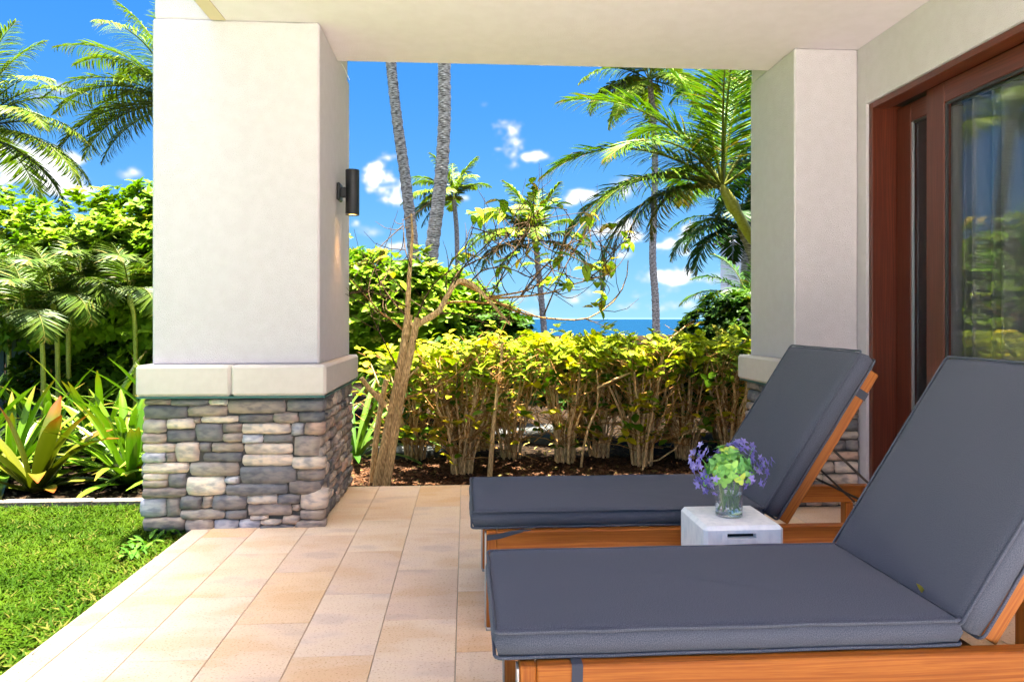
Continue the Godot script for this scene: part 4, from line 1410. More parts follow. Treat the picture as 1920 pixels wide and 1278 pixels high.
func build_hedge() -> void:
	var lm := rosette(3, 0.112, 0.066, 0.35, 71, 4)
	var b := [
		[-0.04, -6.13, 24, 0.36, 0.30, 1.06, "hedge bush with dense upright stems right behind the bare stake-like stem"],
		[-0.48, -6.75, 14, 0.34, 0.30, 1.02, "hedge bush close to the leaning tree's trunk"],
		[0.42, -6.75, 14, 0.38, 0.30, 1.10, "hedge bush behind the bare stake-like stem, on its right"],
		[0.90, -6.55, 14, 0.36, 0.32, 1.10, "leaning hedge bush left of the crooked grey stem"],
		[1.27, -6.80, 18, 0.36, 0.32, 1.12, "hedge bush with dark crowded foot behind the crooked grey stem"],
		[1.58, -6.38, 20, 0.38, 0.34, 1.10, "hedge bush with thick pale stems behind the foot of the farther lounger"],
		[2.05, -6.62, 16, 0.38, 0.34, 1.10, "hedge bush left of the far lounger's raised back, with bright yellow leaves"],
		[2.45, -6.55, 16, 0.34, 0.32, 1.08, "hedge bush nearest the house pillar, partly behind the raised lounger back"],
		[0.15, -7.25, 10, 0.45, 0.28, 1.08, "hedge bush in the rear row left of the middle"],
		[1.75, -7.20, 10, 0.45, 0.28, 1.12, "hedge bush in the rear row right of the middle"],
	]
	for i in b.size():
		var s: Array = b[i]
		hedge_bush(s[6], Vector3(s[0], -0.055, s[1]), s[2], s[3], s[4], s[5], 600 + i * 97, lm)
	# the leafy upper sheet that the clipping keeps level, as one mass over the bushes
	rng.seed = 655
	var pl := []
	var co := []
	var f := FastNoiseLite.new()
	f.seed = 3
	f.frequency = 2.5
	for i in 850:
		var x := rng.randf_range(-0.75, 2.95)
		var z := rng.randf_range(-7.4, -6.05)
		var k := f.get_noise_2d(x, z)
		var topy := 1.0 + 0.10 * smoothstep(-0.6, 1.0, x) + 0.16 * k + (0.10 * rng.randf() if rng.randf() < 0.12 else 0.0)
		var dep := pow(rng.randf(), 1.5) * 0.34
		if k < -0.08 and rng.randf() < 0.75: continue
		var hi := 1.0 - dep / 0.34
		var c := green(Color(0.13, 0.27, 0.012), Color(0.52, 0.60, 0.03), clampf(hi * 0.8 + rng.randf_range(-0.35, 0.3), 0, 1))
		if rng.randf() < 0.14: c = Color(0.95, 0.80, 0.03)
		var bs := Basis(Vector3.UP, rng.randf() * TAU) * Basis(Vector3.FORWARD, rng.randf_range(-0.8, 0.8)) * Basis(Vector3.RIGHT, rng.randf_range(-0.3, 0.9))
		pl.append(Transform3D(bs.scaled(Vector3.ONE * rng.randf_range(0.6, 1.15)), Vector3(x, topy - dep - 0.05, z)))
		co.append(c)
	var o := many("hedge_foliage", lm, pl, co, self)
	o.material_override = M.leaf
	tag(o, "yellow-green leafy top of the clipped hedge")
	# bare stems that stand before the hedge
	bare_stem("bare_stem", "straight pale stake-like stem with short side twigs before the hedge", [Vector3(0.194, -0.053, -5.950), Vector3(0.207, 0.148, -5.956), Vector3(0.229, 0.412, -5.962), Vector3(0.260, 0.676, -5.968), Vector3(0.292, 0.897, -5.974), Vector3(0.297, 1.074, -5.980)], 0.021, 0.012, 26, 811)
	bare_stem("bare_stem", "crooked grey stem bending right through the middle of the hedge", [Vector3(1.009, -0.076, -6.300), Vector3(1.028, 0.127, -6.270), Vector3(1.070, 0.318, -6.240), Vector3(1.140, 0.484, -6.210), Vector3(1.144, 0.650, -6.180), Vector3(1.125, 0.814, -6.150)], 0.013, 0.008, 10, 821)
	bare_stem("bare_stem", "long slanting grey branch that rises to the right across the hedge", [Vector3(1.129, 0.662, -6.150), Vector3(1.275, 0.732, -6.180), Vector3(1.422, 0.785, -6.210), Vector3(1.595, 0.913, -6.240), Vector3(1.771, 1.062, -6.270), Vector3(1.948, 1.194, -6.300)], 0.011, 0.006, 12, 831)
	bare_stem("bare_stem", "thin upright brown stem before the hedge, left of the lounger's raised back", [Vector3(1.518, -0.095, -6.140), Vector3(1.549, 0.096, -6.152), Vector3(1.590, 0.324, -6.164), Vector3(1.650, 0.601, -6.176), Vector3(1.700, 0.832, -6.188), Vector3(1.732, 0.994, -6.200)], 0.009, 0.005, 8, 841)
	bare_stem("bare_stem", "low bent twig rising over the mulch beside the flower bouquet", [Vector3(1.515, -0.026, -6.300), Vector3(1.707, 0.009, -6.300), Vector3(1.866, 0.112, -6.300), Vector3(1.933, 0.230, -6.300), Vector3(2.069, 0.300, -6.300)], 0.008, 0.004, 5, 851)

func bare_stem(called: String, label: String, pts: Array, r0: float, r1: float, n: int, sd: int) -> void:
	rng.seed = sd
	var base: Vector3 = pts[0]
	var t := thing(called, label, "bare stem", base)
	var rel := []
	var rad := []
	for i in pts.size():
		rel.append(pts[i] - base)
		rad.append(lerpf(r0, r1, float(i) / (pts.size() - 1)))
	var mb := MB.new(sd)
	mb.tube(rel, rad, 8, true, 0.08)
	part("stem", mb.mesh(), t, Vector3.ZERO, M.stem_bark)
	mb = MB.new(sd + 1)
	for k in n:
		var q := rng.randf_range(0.3, 0.98) * (rel.size() - 1)
		var i := mini(int(q), rel.size() - 2)
		var p: Vector3 = rel[i].lerp(rel[i + 1], q - i)
		var a := rng.randf() * TAU
		var d := Vector3(cos(a), rng.randf_range(0.0, 0.9), sin(a) * 0.6).normalized()
		var len := rng.randf_range(0.06, 0.28)
		mb.tube([p, p + d * len * 0.5 + Vector3(0, rng.randf_range(-0.02, 0.03), 0), p + d * len + Vector3(0, rng.randf_range(-0.03, 0.06), 0)], [r1 * 0.5, r1 * 0.4, 0.0016], 5, false)
	part("side_twigs", mb.mesh(), t, Vector3.ZERO, M.twig).set_meta("kind", "stuff")

func smooth(pts: Array, n: int) -> Array:
	var c := Curve3D.new()
	for i in pts.size():
		var a: Vector3 = pts[maxi(i - 1, 0)]
		var b: Vector3 = pts[mini(i + 1, pts.size() - 1)]
		c.add_point(pts[i], -(b - a) / 6.0, (b - a) / 6.0)
	var out := []
	for i in n + 1: out.append(c.sample_baked(c.get_baked_length() * i / n))
	return out

func build_front_tree() -> void:
	rng.seed = 1001
	var base := Vector3(-0.67, -0.055, -5.78)
	var t := thing("leaning_tree", "leaning multi-stemmed tree with bare arching branches and few leaves, beside the big pillar", "tree", base)
	var limb := func(called: String, pts: Array, n: int, r0: float, r1: float, sides: int, m: Material) -> Array:
		var q: Array = smooth(pts, n)
		var rel := []
		var rad := []
		for i in q.size():
			rel.append(q[i] - base)
			rad.append(lerpf(r0, r1, pow(float(i) / n, 0.8)))
		var mb := MB.new(rng.randi())
		mb.tube(rel, rad, sides, true, 0.05)
		part(called, mb.mesh(), t, Vector3.ZERO, m)
		return rel
	limb.call("trunk", [Vector3(-0.696, -0.075, -5.760), Vector3(-0.675, 0.068, -5.763), Vector3(-0.646, 0.215, -5.766), Vector3(-0.600, 0.447, -5.769), Vector3(-0.550, 0.700, -5.771), Vector3(-0.513, 0.912, -5.774), Vector3(-0.479, 1.124, -5.777), Vector3(-0.458, 1.294, -5.780)], 26, 0.050, 0.033, 14, M.stem_bark)
	limb.call("trunk", [Vector3(-0.477, 1.145, -5.800), Vector3(-0.473, 1.251, -5.805), Vector3(-0.465, 1.422, -5.810), Vector3(-0.457, 1.594, -5.815), Vector3(-0.444, 1.744, -5.820), Vector3(-0.432, 1.937, -5.825), Vector3(-0.441, 2.109, -5.830)], 16, 0.029, 0.008, 10, M.stem_bark)
	limb.call("trunk", [Vector3(-0.631, -0.062, -5.700), Vector3(-0.585, 0.204, -5.703), Vector3(-0.544, 0.476, -5.707), Vector3(-0.486, 0.769, -5.710), Vector3(-0.432, 1.020, -5.713), Vector3(-0.399, 1.201, -5.717), Vector3(-0.378, 1.268, -5.720)], 20, 0.035, 0.029, 10, M.stem_bark)
	limb.call("trunk", [Vector3(-0.749, -0.050, -5.820), Vector3(-0.732, 0.185, -5.815), Vector3(-0.710, 0.378, -5.810), Vector3(-0.672, 0.613, -5.805), Vector3(-0.637, 0.775, -5.800)], 12, 0.026, 0.020, 8, M.stem_bark)
	limb.call("trunk", [Vector3(-0.601, 0.059, -5.700), Vector3(-0.566, 0.334, -5.680), Vector3(-0.527, 0.545, -5.660), Vector3(-0.513, 0.692, -5.640), Vector3(-0.470, 0.789, -5.620), Vector3(-0.366, 0.889, -5.600)], 16, 0.017, 0.007, 8, M.stem_bark)
	limb.call("branch", [Vector3(-0.641, 0.575, -5.760), Vector3(-0.706, 0.654, -5.740), Vector3(-0.770, 0.723, -5.720), Vector3(-0.821, 0.801, -5.700)], 6, 0.026, 0.018, 8, M.stem_bark)
	var arch: Array = limb.call("branch", [Vector3(-0.429, 1.201, -5.730), Vector3(-0.324, 1.252, -5.732), Vector3(-0.219, 1.315, -5.734), Vector3(-0.152, 1.438, -5.736), Vector3(-0.093, 1.540, -5.738), Vector3(-0.034, 1.574, -5.740), Vector3(0.047, 1.540, -5.742), Vector3(0.132, 1.464, -5.744), Vector3(0.217, 1.371, -5.746), Vector3(0.302, 1.273, -5.748), Vector3(0.353, 1.217, -5.750)], 26, 0.031, 0.011, 10, M.stem_bark)
	var thin := []
	for b in [
		[[Vector3(-0.072, 1.561, -5.740), Vector3(0.119, 1.469, -5.760), Vector3(0.338, 1.346, -5.780), Vector3(0.568, 1.277, -5.800), Vector3(0.793, 1.256, -5.820), Vector3(0.993, 1.264, -5.840), Vector3(1.209, 1.400, -5.860), Vector3(1.316, 1.547, -5.880), Vector3(1.342, 1.747, -5.900)], 0.012],
		[[Vector3(0.157, 1.434, -5.740), Vector3(0.448, 1.480, -5.812), Vector3(0.629, 1.571, -5.884), Vector3(0.824, 1.829, -5.956), Vector3(0.948, 2.016, -6.028), Vector3(1.083, 2.163, -6.100)], 0.010],
		[[Vector3(0.161, 1.422, -5.740), Vector3(0.419, 1.438, -5.712), Vector3(0.655, 1.467, -5.684), Vector3(0.842, 1.534, -5.656), Vector3(1.004, 1.580, -5.628), Vector3(1.121, 1.612, -5.600)], 0.011],
		[[Vector3(-0.152, 1.455, -5.740), Vector3(-0.052, 1.662, -5.855), Vector3(0.163, 1.782, -5.970), Vector3(0.315, 1.932, -6.085), Vector3(0.427, 2.075, -6.200)], 0.009],
		[[Vector3(-0.118, 1.485, -5.740), Vector3(-0.017, 1.680, -5.680), Vector3(0.108, 1.792, -5.620), Vector3(0.230, 1.911, -5.560), Vector3(0.359, 1.938, -5.500)], 0.008],
		[[Vector3(0.638, 1.295, -5.880), Vector3(0.734, 1.508, -5.944), Vector3(0.845, 1.726, -6.008), Vector3(0.955, 1.908, -6.072), Vector3(1.094, 2.049, -6.136), Vector3(1.171, 2.211, -6.200)], 0.008],
		[[Vector3(0.187, 1.413, -5.740), Vector3(0.282, 1.594, -5.780), Vector3(0.388, 1.809, -5.820), Vector3(0.478, 1.957, -5.860), Vector3(0.556, 2.296, -5.900)], 0.008],
		[[Vector3(0.434, 1.441, -5.800), Vector3(0.626, 1.687, -5.850), Vector3(0.755, 1.766, -5.900), Vector3(0.828, 1.970, -5.950), Vector3(0.844, 2.177, -6.000)], 0.007],
		[[Vector3(0.947, 1.562, -5.620), Vector3(1.061, 1.652, -5.640), Vector3(1.142, 1.739, -5.660), Vector3(1.232, 1.869, -5.680), Vector3(1.271, 1.935, -5.700)], 0.007],
		[[Vector3(-0.186, 1.379, -5.740), Vector3(-0.069, 1.403, -5.852), Vector3(0.026, 1.401, -5.964), Vector3(0.139, 1.395, -6.076), Vector3(0.325, 1.389, -6.188), Vector3(0.589, 1.297, -6.300)], 0.012],
		[[Vector3(0.025, 1.549, -5.740), Vector3(0.131, 1.653, -5.712), Vector3(0.278, 1.673, -5.684), Vector3(0.466, 1.609, -5.656), Vector3(0.653, 1.482, -5.628), Vector3(0.838, 1.356, -5.600)], 0.007],
		[[Vector3(0.110, 1.485, -5.740), Vector3(0.218, 1.508, -5.780), Vector3(0.371, 1.683, -5.820), Vector3(0.504, 1.818, -5.860), Vector3(0.640, 1.910, -5.900)], 0.006],
		[[Vector3(-0.152, 1.438, -5.740), Vector3(-0.160, 1.589, -5.712), Vector3(-0.121, 1.713, -5.684), Vector3(-0.025, 1.795, -5.656), Vector3(0.042, 1.918, -5.628), Vector3(0.050, 2.018, -5.600)], 0.006],
		[[Vector3(-0.228, 1.302, -5.740), Vector3(-0.101, 1.310, -5.692), Vector3(0.025, 1.285, -5.644), Vector3(0.170, 1.314, -5.596), Vector3(0.312, 1.252, -5.548), Vector3(0.473, 1.231, -5.500)], 0.007],
		[[Vector3(-0.496, 1.167, -5.780), Vector3(-0.587, 1.252, -5.764), Vector3(-0.682, 1.315, -5.748), Vector3(-0.771, 1.420, -5.732), Vector3(-0.844, 1.503, -5.716), Vector3(-0.912, 1.577, -5.700)], 0.011],
		[[Vector3(-0.484, 1.294, -5.780), Vector3(-0.571, 1.380, -5.810), Vector3(-0.650, 1.487, -5.840), Vector3(-0.713, 1.596, -5.870), Vector3(-0.751, 1.727, -5.900)], 0.008],
		[[Vector3(-0.475, 1.358, -5.780), Vector3(-0.584, 1.412, -5.735), Vector3(-0.724, 1.469, -5.690), Vector3(-0.833, 1.479, -5.645), Vector3(-0.896, 1.457, -5.600)], 0.007],
		[[Vector3(-0.543, 0.872, -5.740), Vector3(-0.642, 1.085, -5.693), Vector3(-0.719, 1.252, -5.647), Vector3(-0.754, 1.416, -5.600)], 0.008],
		[[Vector3(-0.440, 1.675, -5.760), Vector3(-0.489, 1.810, -5.840), Vector3(-0.508, 1.948, -5.920), Vector3(-0.524, 2.089, -6.000)], 0.006],
		[[Vector3(-0.396, 1.252, -5.740), Vector3(-0.334, 1.421, -5.755), Vector3(-0.250, 1.549, -5.770), Vector3(-0.124, 1.657, -5.785), Vector3(0.026, 1.723, -5.800)], 0.008],
		[[Vector3(-0.458, 1.083, -5.720), Vector3(-0.350, 1.085, -5.665), Vector3(-0.182, 1.024, -5.610), Vector3(0.025, 1.067, -5.555), Vector3(0.269, 1.007, -5.500)], 0.007],
		[[Vector3(-0.512, 0.621, -5.720), Vector3(-0.350, 0.687, -5.676), Vector3(-0.182, 0.753, -5.632), Vector3(-0.016, 0.880, -5.588), Vector3(0.127, 1.006, -5.544), Vector3(0.269, 1.089, -5.500)], 0.010],
	]:
		thin.append(limb.call("branch", b[0], 14, b[1], b[1] * 0.32, 6, M.dark_twig if b[1] < 0.0095 else M.twig))
	var tw := MB.new(9)
	for b in thin:
		for k in 7:
			var q: float = rng.randf_range(0.2, 1.0) * (b.size() - 1)
			var i := mini(int(q), b.size() - 2)
			var p: Vector3 = b[i].lerp(b[i + 1], q - i)
			var tg: Vector3 = (b[i + 1] - b[i]).normalized()
			var sd := Vector3(rng.randf_range(-1, 1), rng.randf_range(-0.8, 1.0), rng.randf_range(-1, 1)).normalized()
			var d := (tg * 0.6 + sd).normalized()
			var len := rng.randf_range(0.10, 0.42)
			var cv := Vector3(rng.randf_range(-0.3, 0.3), rng.randf_range(0.0, 0.55), rng.randf_range(-0.3, 0.3)) * len
			tw.tube([p, p + d * len * 0.33 + cv * 0.05, p + d * len * 0.66 + cv * 0.35, p + d * len * 0.95 + cv], [0.0034, 0.0028, 0.0021, 0.0013], 4, false)
	part("twigs", tw.mesh(), t, Vector3.ZERO, M.dark_twig).set_meta("kind", "stuff")
	# long bowed twigs that carry the bunches
	var bunches := [Vector3(0.088, 2.154, -5.955), Vector3(0.138, 2.126, -6.032), Vector3(0.229, 2.186, -6.067), Vector3(0.361, 2.197, -6.163), Vector3(0.375, 2.003, -6.031), Vector3(0.474, 1.991, -6.150), Vector3(0.467, 2.204, -5.569), Vector3(0.552, 2.287, -5.853), Vector3(0.530, 2.149, -6.163), Vector3(0.625, 2.207, -5.972), Vector3(0.027, 1.900, -6.136), Vector3(0.175, 1.868, -5.624), Vector3(0.000, 1.797, -5.855), Vector3(0.296, 1.700, -5.710), Vector3(0.433, 1.791, -5.903), Vector3(0.580, 1.731, -5.923), Vector3(0.545, 1.843, -5.559), Vector3(0.702, 1.773, -5.691), Vector3(0.781, 1.790, -5.732), Vector3(0.837, 1.608, -6.146), Vector3(0.724, 1.593, -6.048), Vector3(0.719, 1.547, -5.654), Vector3(0.904, 1.975, -6.068), Vector3(0.946, 1.842, -5.640), Vector3(0.784, 2.236, -5.951), Vector3(0.695, 2.158, -5.632), Vector3(0.910, 2.077, -5.551), Vector3(1.077, 2.161, -6.116), Vector3(0.954, 1.689, -5.686), Vector3(1.053, 1.583, -5.690), Vector3(1.066, 1.690, -6.189), Vector3(1.225, 1.750, -6.117), Vector3(1.184, 1.999, -5.738), Vector3(1.339, 1.991, -6.175), Vector3(1.325, 1.932, -5.900), Vector3(1.172, 1.448, -5.991), Vector3(1.026, 1.358, -5.683), Vector3(-0.695, 1.848, -6.162), Vector3(-0.620, 1.789, -5.999), Vector3(-0.629, 1.637, -6.178), Vector3(-0.580, 1.566, -6.131), Vector3(-0.773, 1.715, -5.744), Vector3(-0.686, 1.676, -5.785), Vector3(-0.050, 1.762, -5.658), Vector3(0.807, 1.546, -5.645), Vector3(0.273, 2.164, -5.592), Vector3(0.537, 2.341, -5.746)]
	for p in bunches:
		var goal: Vector3 = p - base
		for rep in 2:
			var from := Vector3.ZERO
			var best := 1e9
			for tries in 14:
				var b: Array = thin[rng.randi() % thin.size()]
				var q: Vector3 = b[rng.randi() % b.size()]
				var dd := q.distance_to(goal)
				if dd < best and dd > 0.22:
					best = dd
					from = q
			if best > 1.2: continue
			var sag := Vector3(rng.randf_range(-0.10, 0.10), rng.randf_range(-0.16, 0.02), rng.randf_range(-0.08, 0.08)) * best * 2.0
			var arc := []
			var end := goal + Vector3(rng.randf_range(-0.05, 0.05), rng.randf_range(-0.02, 0.10), 0) * rep * 2.0
			for i in 9:
				var u := i / 8.0
				arc.append(from.lerp(end, u) + sag * sin(PI * u))
			var mb := MB.new(rng.randi())
			mb.tube(arc, [0.0050, 0.0046, 0.0042, 0.0038, 0.0034, 0.0030, 0.0026, 0.0022, 0.0016], 5, false)
			part("twig", mb.mesh(), t, Vector3.ZERO, M.dark_twig)
	# leaves hang in little bunches
	for p in bunches:
		var big := rng.randf_range(0.85, 1.2)
		for k in rng.randi_range(2, 5):
			var a := rng.randf() * TAU
			var d := Vector3(cos(a), rng.randf_range(-0.7, 0.6), sin(a)).normalized()
			var mb := MB.new(rng.randi())
			mb.col = green(Color(0.18, 0.40, 0.015), Color(0.50, 0.70, 0.04), rng.randf())
			if rng.randf() < 0.22: mb.col = Color(0.55, 0.42, 0.05)
			leaf_into(mb, Vector3.ZERO, d, (Vector3.UP + Vector3(0, 0, 0.4)).normalized(), rng.randf_range(0.10, 0.155) * big, 0.070 * big, rng.randf_range(0.3, 1.0), 4)
			part("leaf", mb.mesh(), t, p - base + Vector3(rng.randf_range(-0.03, 0.03), rng.randf_range(-0.03, 0.03), rng.randf_range(-0.03, 0.03)), M.leaf)

func build_shrubs() -> void:
	var round_leaf := rosette(6, 0.115, 0.06, 0.45, 81)
	var g1 := Color(0.12, 0.27, 0.012)
	var g2 := Color(0.30, 0.48, 0.025)
	var ye := Color(0.42, 0.40, 0.05)
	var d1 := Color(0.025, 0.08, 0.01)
	# the tall mass behind the lawn bed
	var g := "tall broad-leaved shrubs behind the lawn bed"
	shrub("round_shrub", "tall bright green broad-leaved shrub directly left of the big pillar", "shrub", g, Vector3(-3.9, -0.09, -9.4), [[Vector3(-3.9, 1.5, -9.2), Vector3(1.25, 1.34, 1.0), 2600], [Vector3(-4.7, 1.3, -8.8), Vector3(0.95, 1.15, 0.7), 1400], [Vector3(-3.2, 1.25, -8.7), Vector3(0.85, 1.3, 0.7), 1500]], round_leaf, g1, g2, ye, 0.04, 1.0, 1201, 9)
	shrub("round_shrub", "tall green broad-leaved shrub at the left edge behind the cane palms", "shrub", g, Vector3(-6.2, -0.09, -10.0), [[Vector3(-6.2, 1.4, -10.0), Vector3(1.3, 1.45, 1.0), 2300], [Vector3(-5.3, 1.2, -9.9), Vector3(1.0, 1.30, 0.9), 1500], [Vector3(-7.3, 1.3, -10.0), Vector3(1.1, 1.4, 0.9), 900]], round_leaf, g1, Color(0.30, 0.46, 0.02), ye, 0.03, 1.0, 1301, 9)
	shrub("round_shrub", "broad-leaved shrub behind the big pillar, hiding the garden beyond", "shrub", g, Vector3(-2.3, -0.09, -10.2), [[Vector3(-2.3, 1.3, -10.2), Vector3(1.2, 1.3, 0.9), 1800]], round_leaf, g1, g2, ye, 0.04, 1.0, 1351, 6)
	var gu := "dark undergrowth bushes at the back of the lawn bed"
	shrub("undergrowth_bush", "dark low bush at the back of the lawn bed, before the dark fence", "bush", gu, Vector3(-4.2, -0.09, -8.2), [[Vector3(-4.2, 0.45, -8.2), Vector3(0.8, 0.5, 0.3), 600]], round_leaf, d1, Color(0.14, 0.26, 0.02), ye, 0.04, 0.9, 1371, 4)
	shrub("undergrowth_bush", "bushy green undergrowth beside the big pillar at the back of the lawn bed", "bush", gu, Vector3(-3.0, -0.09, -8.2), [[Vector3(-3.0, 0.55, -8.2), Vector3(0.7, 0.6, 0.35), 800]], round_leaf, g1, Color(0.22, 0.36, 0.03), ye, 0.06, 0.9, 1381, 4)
	# between the pillar and the sea view
	var gm := "broad-leaved shrubs behind the leaning tree"
	shrub("sea_shrub", "leafy green shrub just right of the big pillar, behind the leaning tree", "shrub", gm, Vector3(-0.95, -0.06, -8.9), [[Vector3(-1.15, 1.05, -8.9), Vector3(0.75, 1.0, 0.6), 1500], [Vector3(-0.55, 0.9, -8.8), Vector3(0.6, 1.05, 0.55), 1100]], round_leaf, g1, g2, ye, 0.05, 0.95, 1401)
	shrub("sea_shrub", "green shrub behind the two tall palm trunks", "shrub", gm, Vector3(-0.1, -0.06, -9.6), [[Vector3(-0.2, 0.9, -9.6), Vector3(0.7, 1.0, 0.6), 1400], [Vector3(0.25, 0.75, -9.3), Vector3(0.5, 0.8, 0.5), 700]], round_leaf, g1, g2, ye, 0.05, 0.95, 1501)
	shrub("sea_shrub", "lower dark green shrub left of the open sea view", "shrub", gm, Vector3(0.45, -0.06, -9.0), [[Vector3(0.35, 0.65, -9.0), Vector3(0.6, 0.72, 0.5), 1100]], round_leaf, d1, Color(0.10, 0.22, 0.02), ye, 0.04, 0.85, 1601)
	# low growth between hedge and shore, and at the house side
	var gl := "low green shrubs between the hedge and the shore"
	var low := [[1.4, -12.0, 1.4, 0.55, "low shrub below the sea view, left of the short palm"], [3.6, -12.5, 1.4, 0.52, "low shrub below the sea view, at the short palm"], [5.6, -13.0, 1.4, 0.58, "low shrub below the sea view, toward the house"], [-0.6, -12.4, 1.4, 0.7, "low shrub beyond the leaning tree"]]
	for i in 4:
		var l: Array = low[i]
		shrub("low_shrub", l[4], "shrub", gl, Vector3(l[0], -0.09, l[1]), [[Vector3(l[0], l[3] * 0.55, l[1]), Vector3(l[2], l[3] * 0.62, 0.8), 900]], round_leaf, g1, Color(0.16, 0.28, 0.03), ye, 0.05, 1.0, 1700 + i * 41, 4)
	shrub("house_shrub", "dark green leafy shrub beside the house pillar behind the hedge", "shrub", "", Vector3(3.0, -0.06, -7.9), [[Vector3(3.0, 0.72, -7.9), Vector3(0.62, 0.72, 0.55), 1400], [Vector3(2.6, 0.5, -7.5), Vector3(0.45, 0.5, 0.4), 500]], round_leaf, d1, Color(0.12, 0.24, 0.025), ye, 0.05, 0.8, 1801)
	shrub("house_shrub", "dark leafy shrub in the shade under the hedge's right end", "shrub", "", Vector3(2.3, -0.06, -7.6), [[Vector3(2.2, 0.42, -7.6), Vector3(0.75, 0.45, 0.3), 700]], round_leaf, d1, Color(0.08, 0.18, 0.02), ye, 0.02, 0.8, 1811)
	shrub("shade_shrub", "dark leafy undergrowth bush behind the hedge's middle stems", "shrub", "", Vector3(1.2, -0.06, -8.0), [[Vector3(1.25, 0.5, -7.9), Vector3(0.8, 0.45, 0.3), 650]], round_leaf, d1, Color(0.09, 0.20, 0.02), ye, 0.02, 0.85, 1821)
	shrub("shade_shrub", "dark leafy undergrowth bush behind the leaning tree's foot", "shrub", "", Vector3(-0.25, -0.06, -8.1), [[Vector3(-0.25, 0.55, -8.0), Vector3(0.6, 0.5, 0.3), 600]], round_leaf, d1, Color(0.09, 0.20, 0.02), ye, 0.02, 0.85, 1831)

func build_palms() -> void:
	var pg := Color(0.10, 0.22, 0.015)
	var pl := Color(0.36, 0.46, 0.05)
	var coco := []
	var shore := []
	for v in 5:
		shore.append(frond_mesh(2.6, [78.0, 55.0, 30.0, 5.0, -18.0][v], [45.0, 80.0, 85.0, 75.0, 55.0][v], 50, 0.66, 0.075, 2050 + v, Color(0.12, 0.24, 0.015), Color(0.40, 0.52, 0.05), 0.8))
	for v in 5:
		coco.append(frond_mesh(2.6, [78.0, 55.0, 30.0, 5.0, -18.0][v], [45.0, 80.0, 85.0, 75.0, 55.0][v], 74, 0.62, 0.030, 2000 + v, pg, pl, 0.9))
	# the two tall trunks before the sky; their crowns are above the roof edge
	palm("coconut_palm", "tall coconut palm, left one of the two bare trunks before the sky", "palm", "tall coconut palms in the garden", [Vector3(-0.987, -0.130, -17.000), Vector3(-1.087, 1.235, -17.000), Vector3(-1.211, 2.611, -17.000), Vector3(-1.397, 4.360, -17.000), Vector3(-1.608, 5.857, -17.000), Vector3(-1.757, 7.228, -17.000), Vector3(-1.794, 7.976, -17.000), Vector3(-1.6, 11.0, -17)], [0.155, 0.11], coconut_fronds(16, 1.1, 1), coco, 41, M.frond)
	palm("coconut_palm", "tall coconut palm, the thicker trunk right of its twin before the sky", "palm", "tall coconut palms in the garden", [Vector3(-0.929, -0.083, -16.000), Vector3(-0.882, 1.590, -16.000), Vector3(-0.730, 3.005, -16.000), Vector3(-0.565, 4.305, -16.000), Vector3(-0.483, 5.604, -16.000), Vector3(-0.483, 6.903, -16.000), Vector3(-0.45, 9.0, -16), Vector3(-0.5, 11.5, -16)], [0.17, 0.13], coconut_fronds(16, 1.15, 2), coco, 42, M.frond)
	# the wind-blown ones further out
	var g := "coconut palms along the shore"
	palm("shore_palm", "coconut palm with swept crown behind the two tall trunks", "palm", g, [Vector3(-0.224, 0.305, -38.000), Vector3(-0.448, 4.011, -38.000), Vector3(-0.504, 5.975, -38.000), Vector3(-0.644, 7.518, -38.000)], [0.15, 0.12], [[0, 100, 1.01], [0, 30, 1.06], [0, 210, 1.06], [1, 150, 1.12], [1, 185, 1.12], [1, 60, 1.06], [1, 300, 1.01], [2, 170, 1.18], [2, 205, 1.12], [2, 130, 1.12], [2, 250, 1.01], [3, 185, 1.12], [3, 165, 1.06], [1, 20, 0.95], [0, 350, 1.01], [2, 90, 1.01], [4, 195, 0.90]], shore, 43, M.frond)
	palm("shore_palm", "short coconut palm with drooping crown in the middle of the sea view", "palm", g, [Vector3(3.079, 0.385, -28.000), Vector3(2.932, 2.052, -28.000), Vector3(2.806, 3.301, -28.000), Vector3(2.702, 4.301, -28.000)], [0.13, 0.11], [[0, 80, 1.04], [0, 200, 1.04], [0, 320, 0.98], [1, 175, 1.16], [1, 140, 1.16], [1, 210, 1.10], [1, 95, 1.10], [2, 180, 1.16], [2, 155, 1.16], [2, 215, 1.10], [2, 260, 1.04], [3, 185, 1.10], [3, 160, 1.04], [3, 20, 1.04], [2, 5, 1.04], [1, 30, 0.92], [4, 200, 0.85], [0, 140, 1.10], [1, 250, 1.10]], shore, 44, M.frond)
	palm("shore_palm", "tall coconut palm with dark slender trunk at the right of the sea view", "palm", g, [Vector3(7.232, 0.407, -27.000), Vector3(7.191, 2.031, -27.000), Vector3(7.088, 3.655, -27.000), Vector3(7.150, 5.685, -27.000), Vector3(7.171, 7.917, -27.000), Vector3(7.047, 9.539, -27.000), Vector3(6.965, 10.349, -27.000)], [0.15, 0.11], coconut_fronds(15, 1.05, 7) + [[2, 178, 1.15], [3, 186, 1.1], [3, 170, 1.05]], shore, 45, M.frond)
	# left of the pillar
	palm("lawn_palm", "coconut palm whose long fronds reach out from behind the big pillar", "palm", "coconut palms left of the big pillar", [Vector3(-5.1, -0.09, -14.3), Vector3(-5.3, 2.6, -14.2), Vector3(-5.45, 5.3, -14.0)], [0.17, 0.12], [[0, 170, 0.9], [1, 178, 0.92], [1, 150, 0.9], [1, 205, 0.9], [2, 182, 0.95], [2, 160, 0.9], [3, 184, 0.98], [3, 168, 0.9], [2, 210, 0.9], [0, 60, 0.9], [1, 40, 0.9], [2, 20, 0.9], [3, 350, 0.9], [2, 300, 0.9], [1, 260, 0.9], [0, 280, 0.9], [2, 100, 0.9], [4, 190, 0.7]], coco, 46, M.frond)
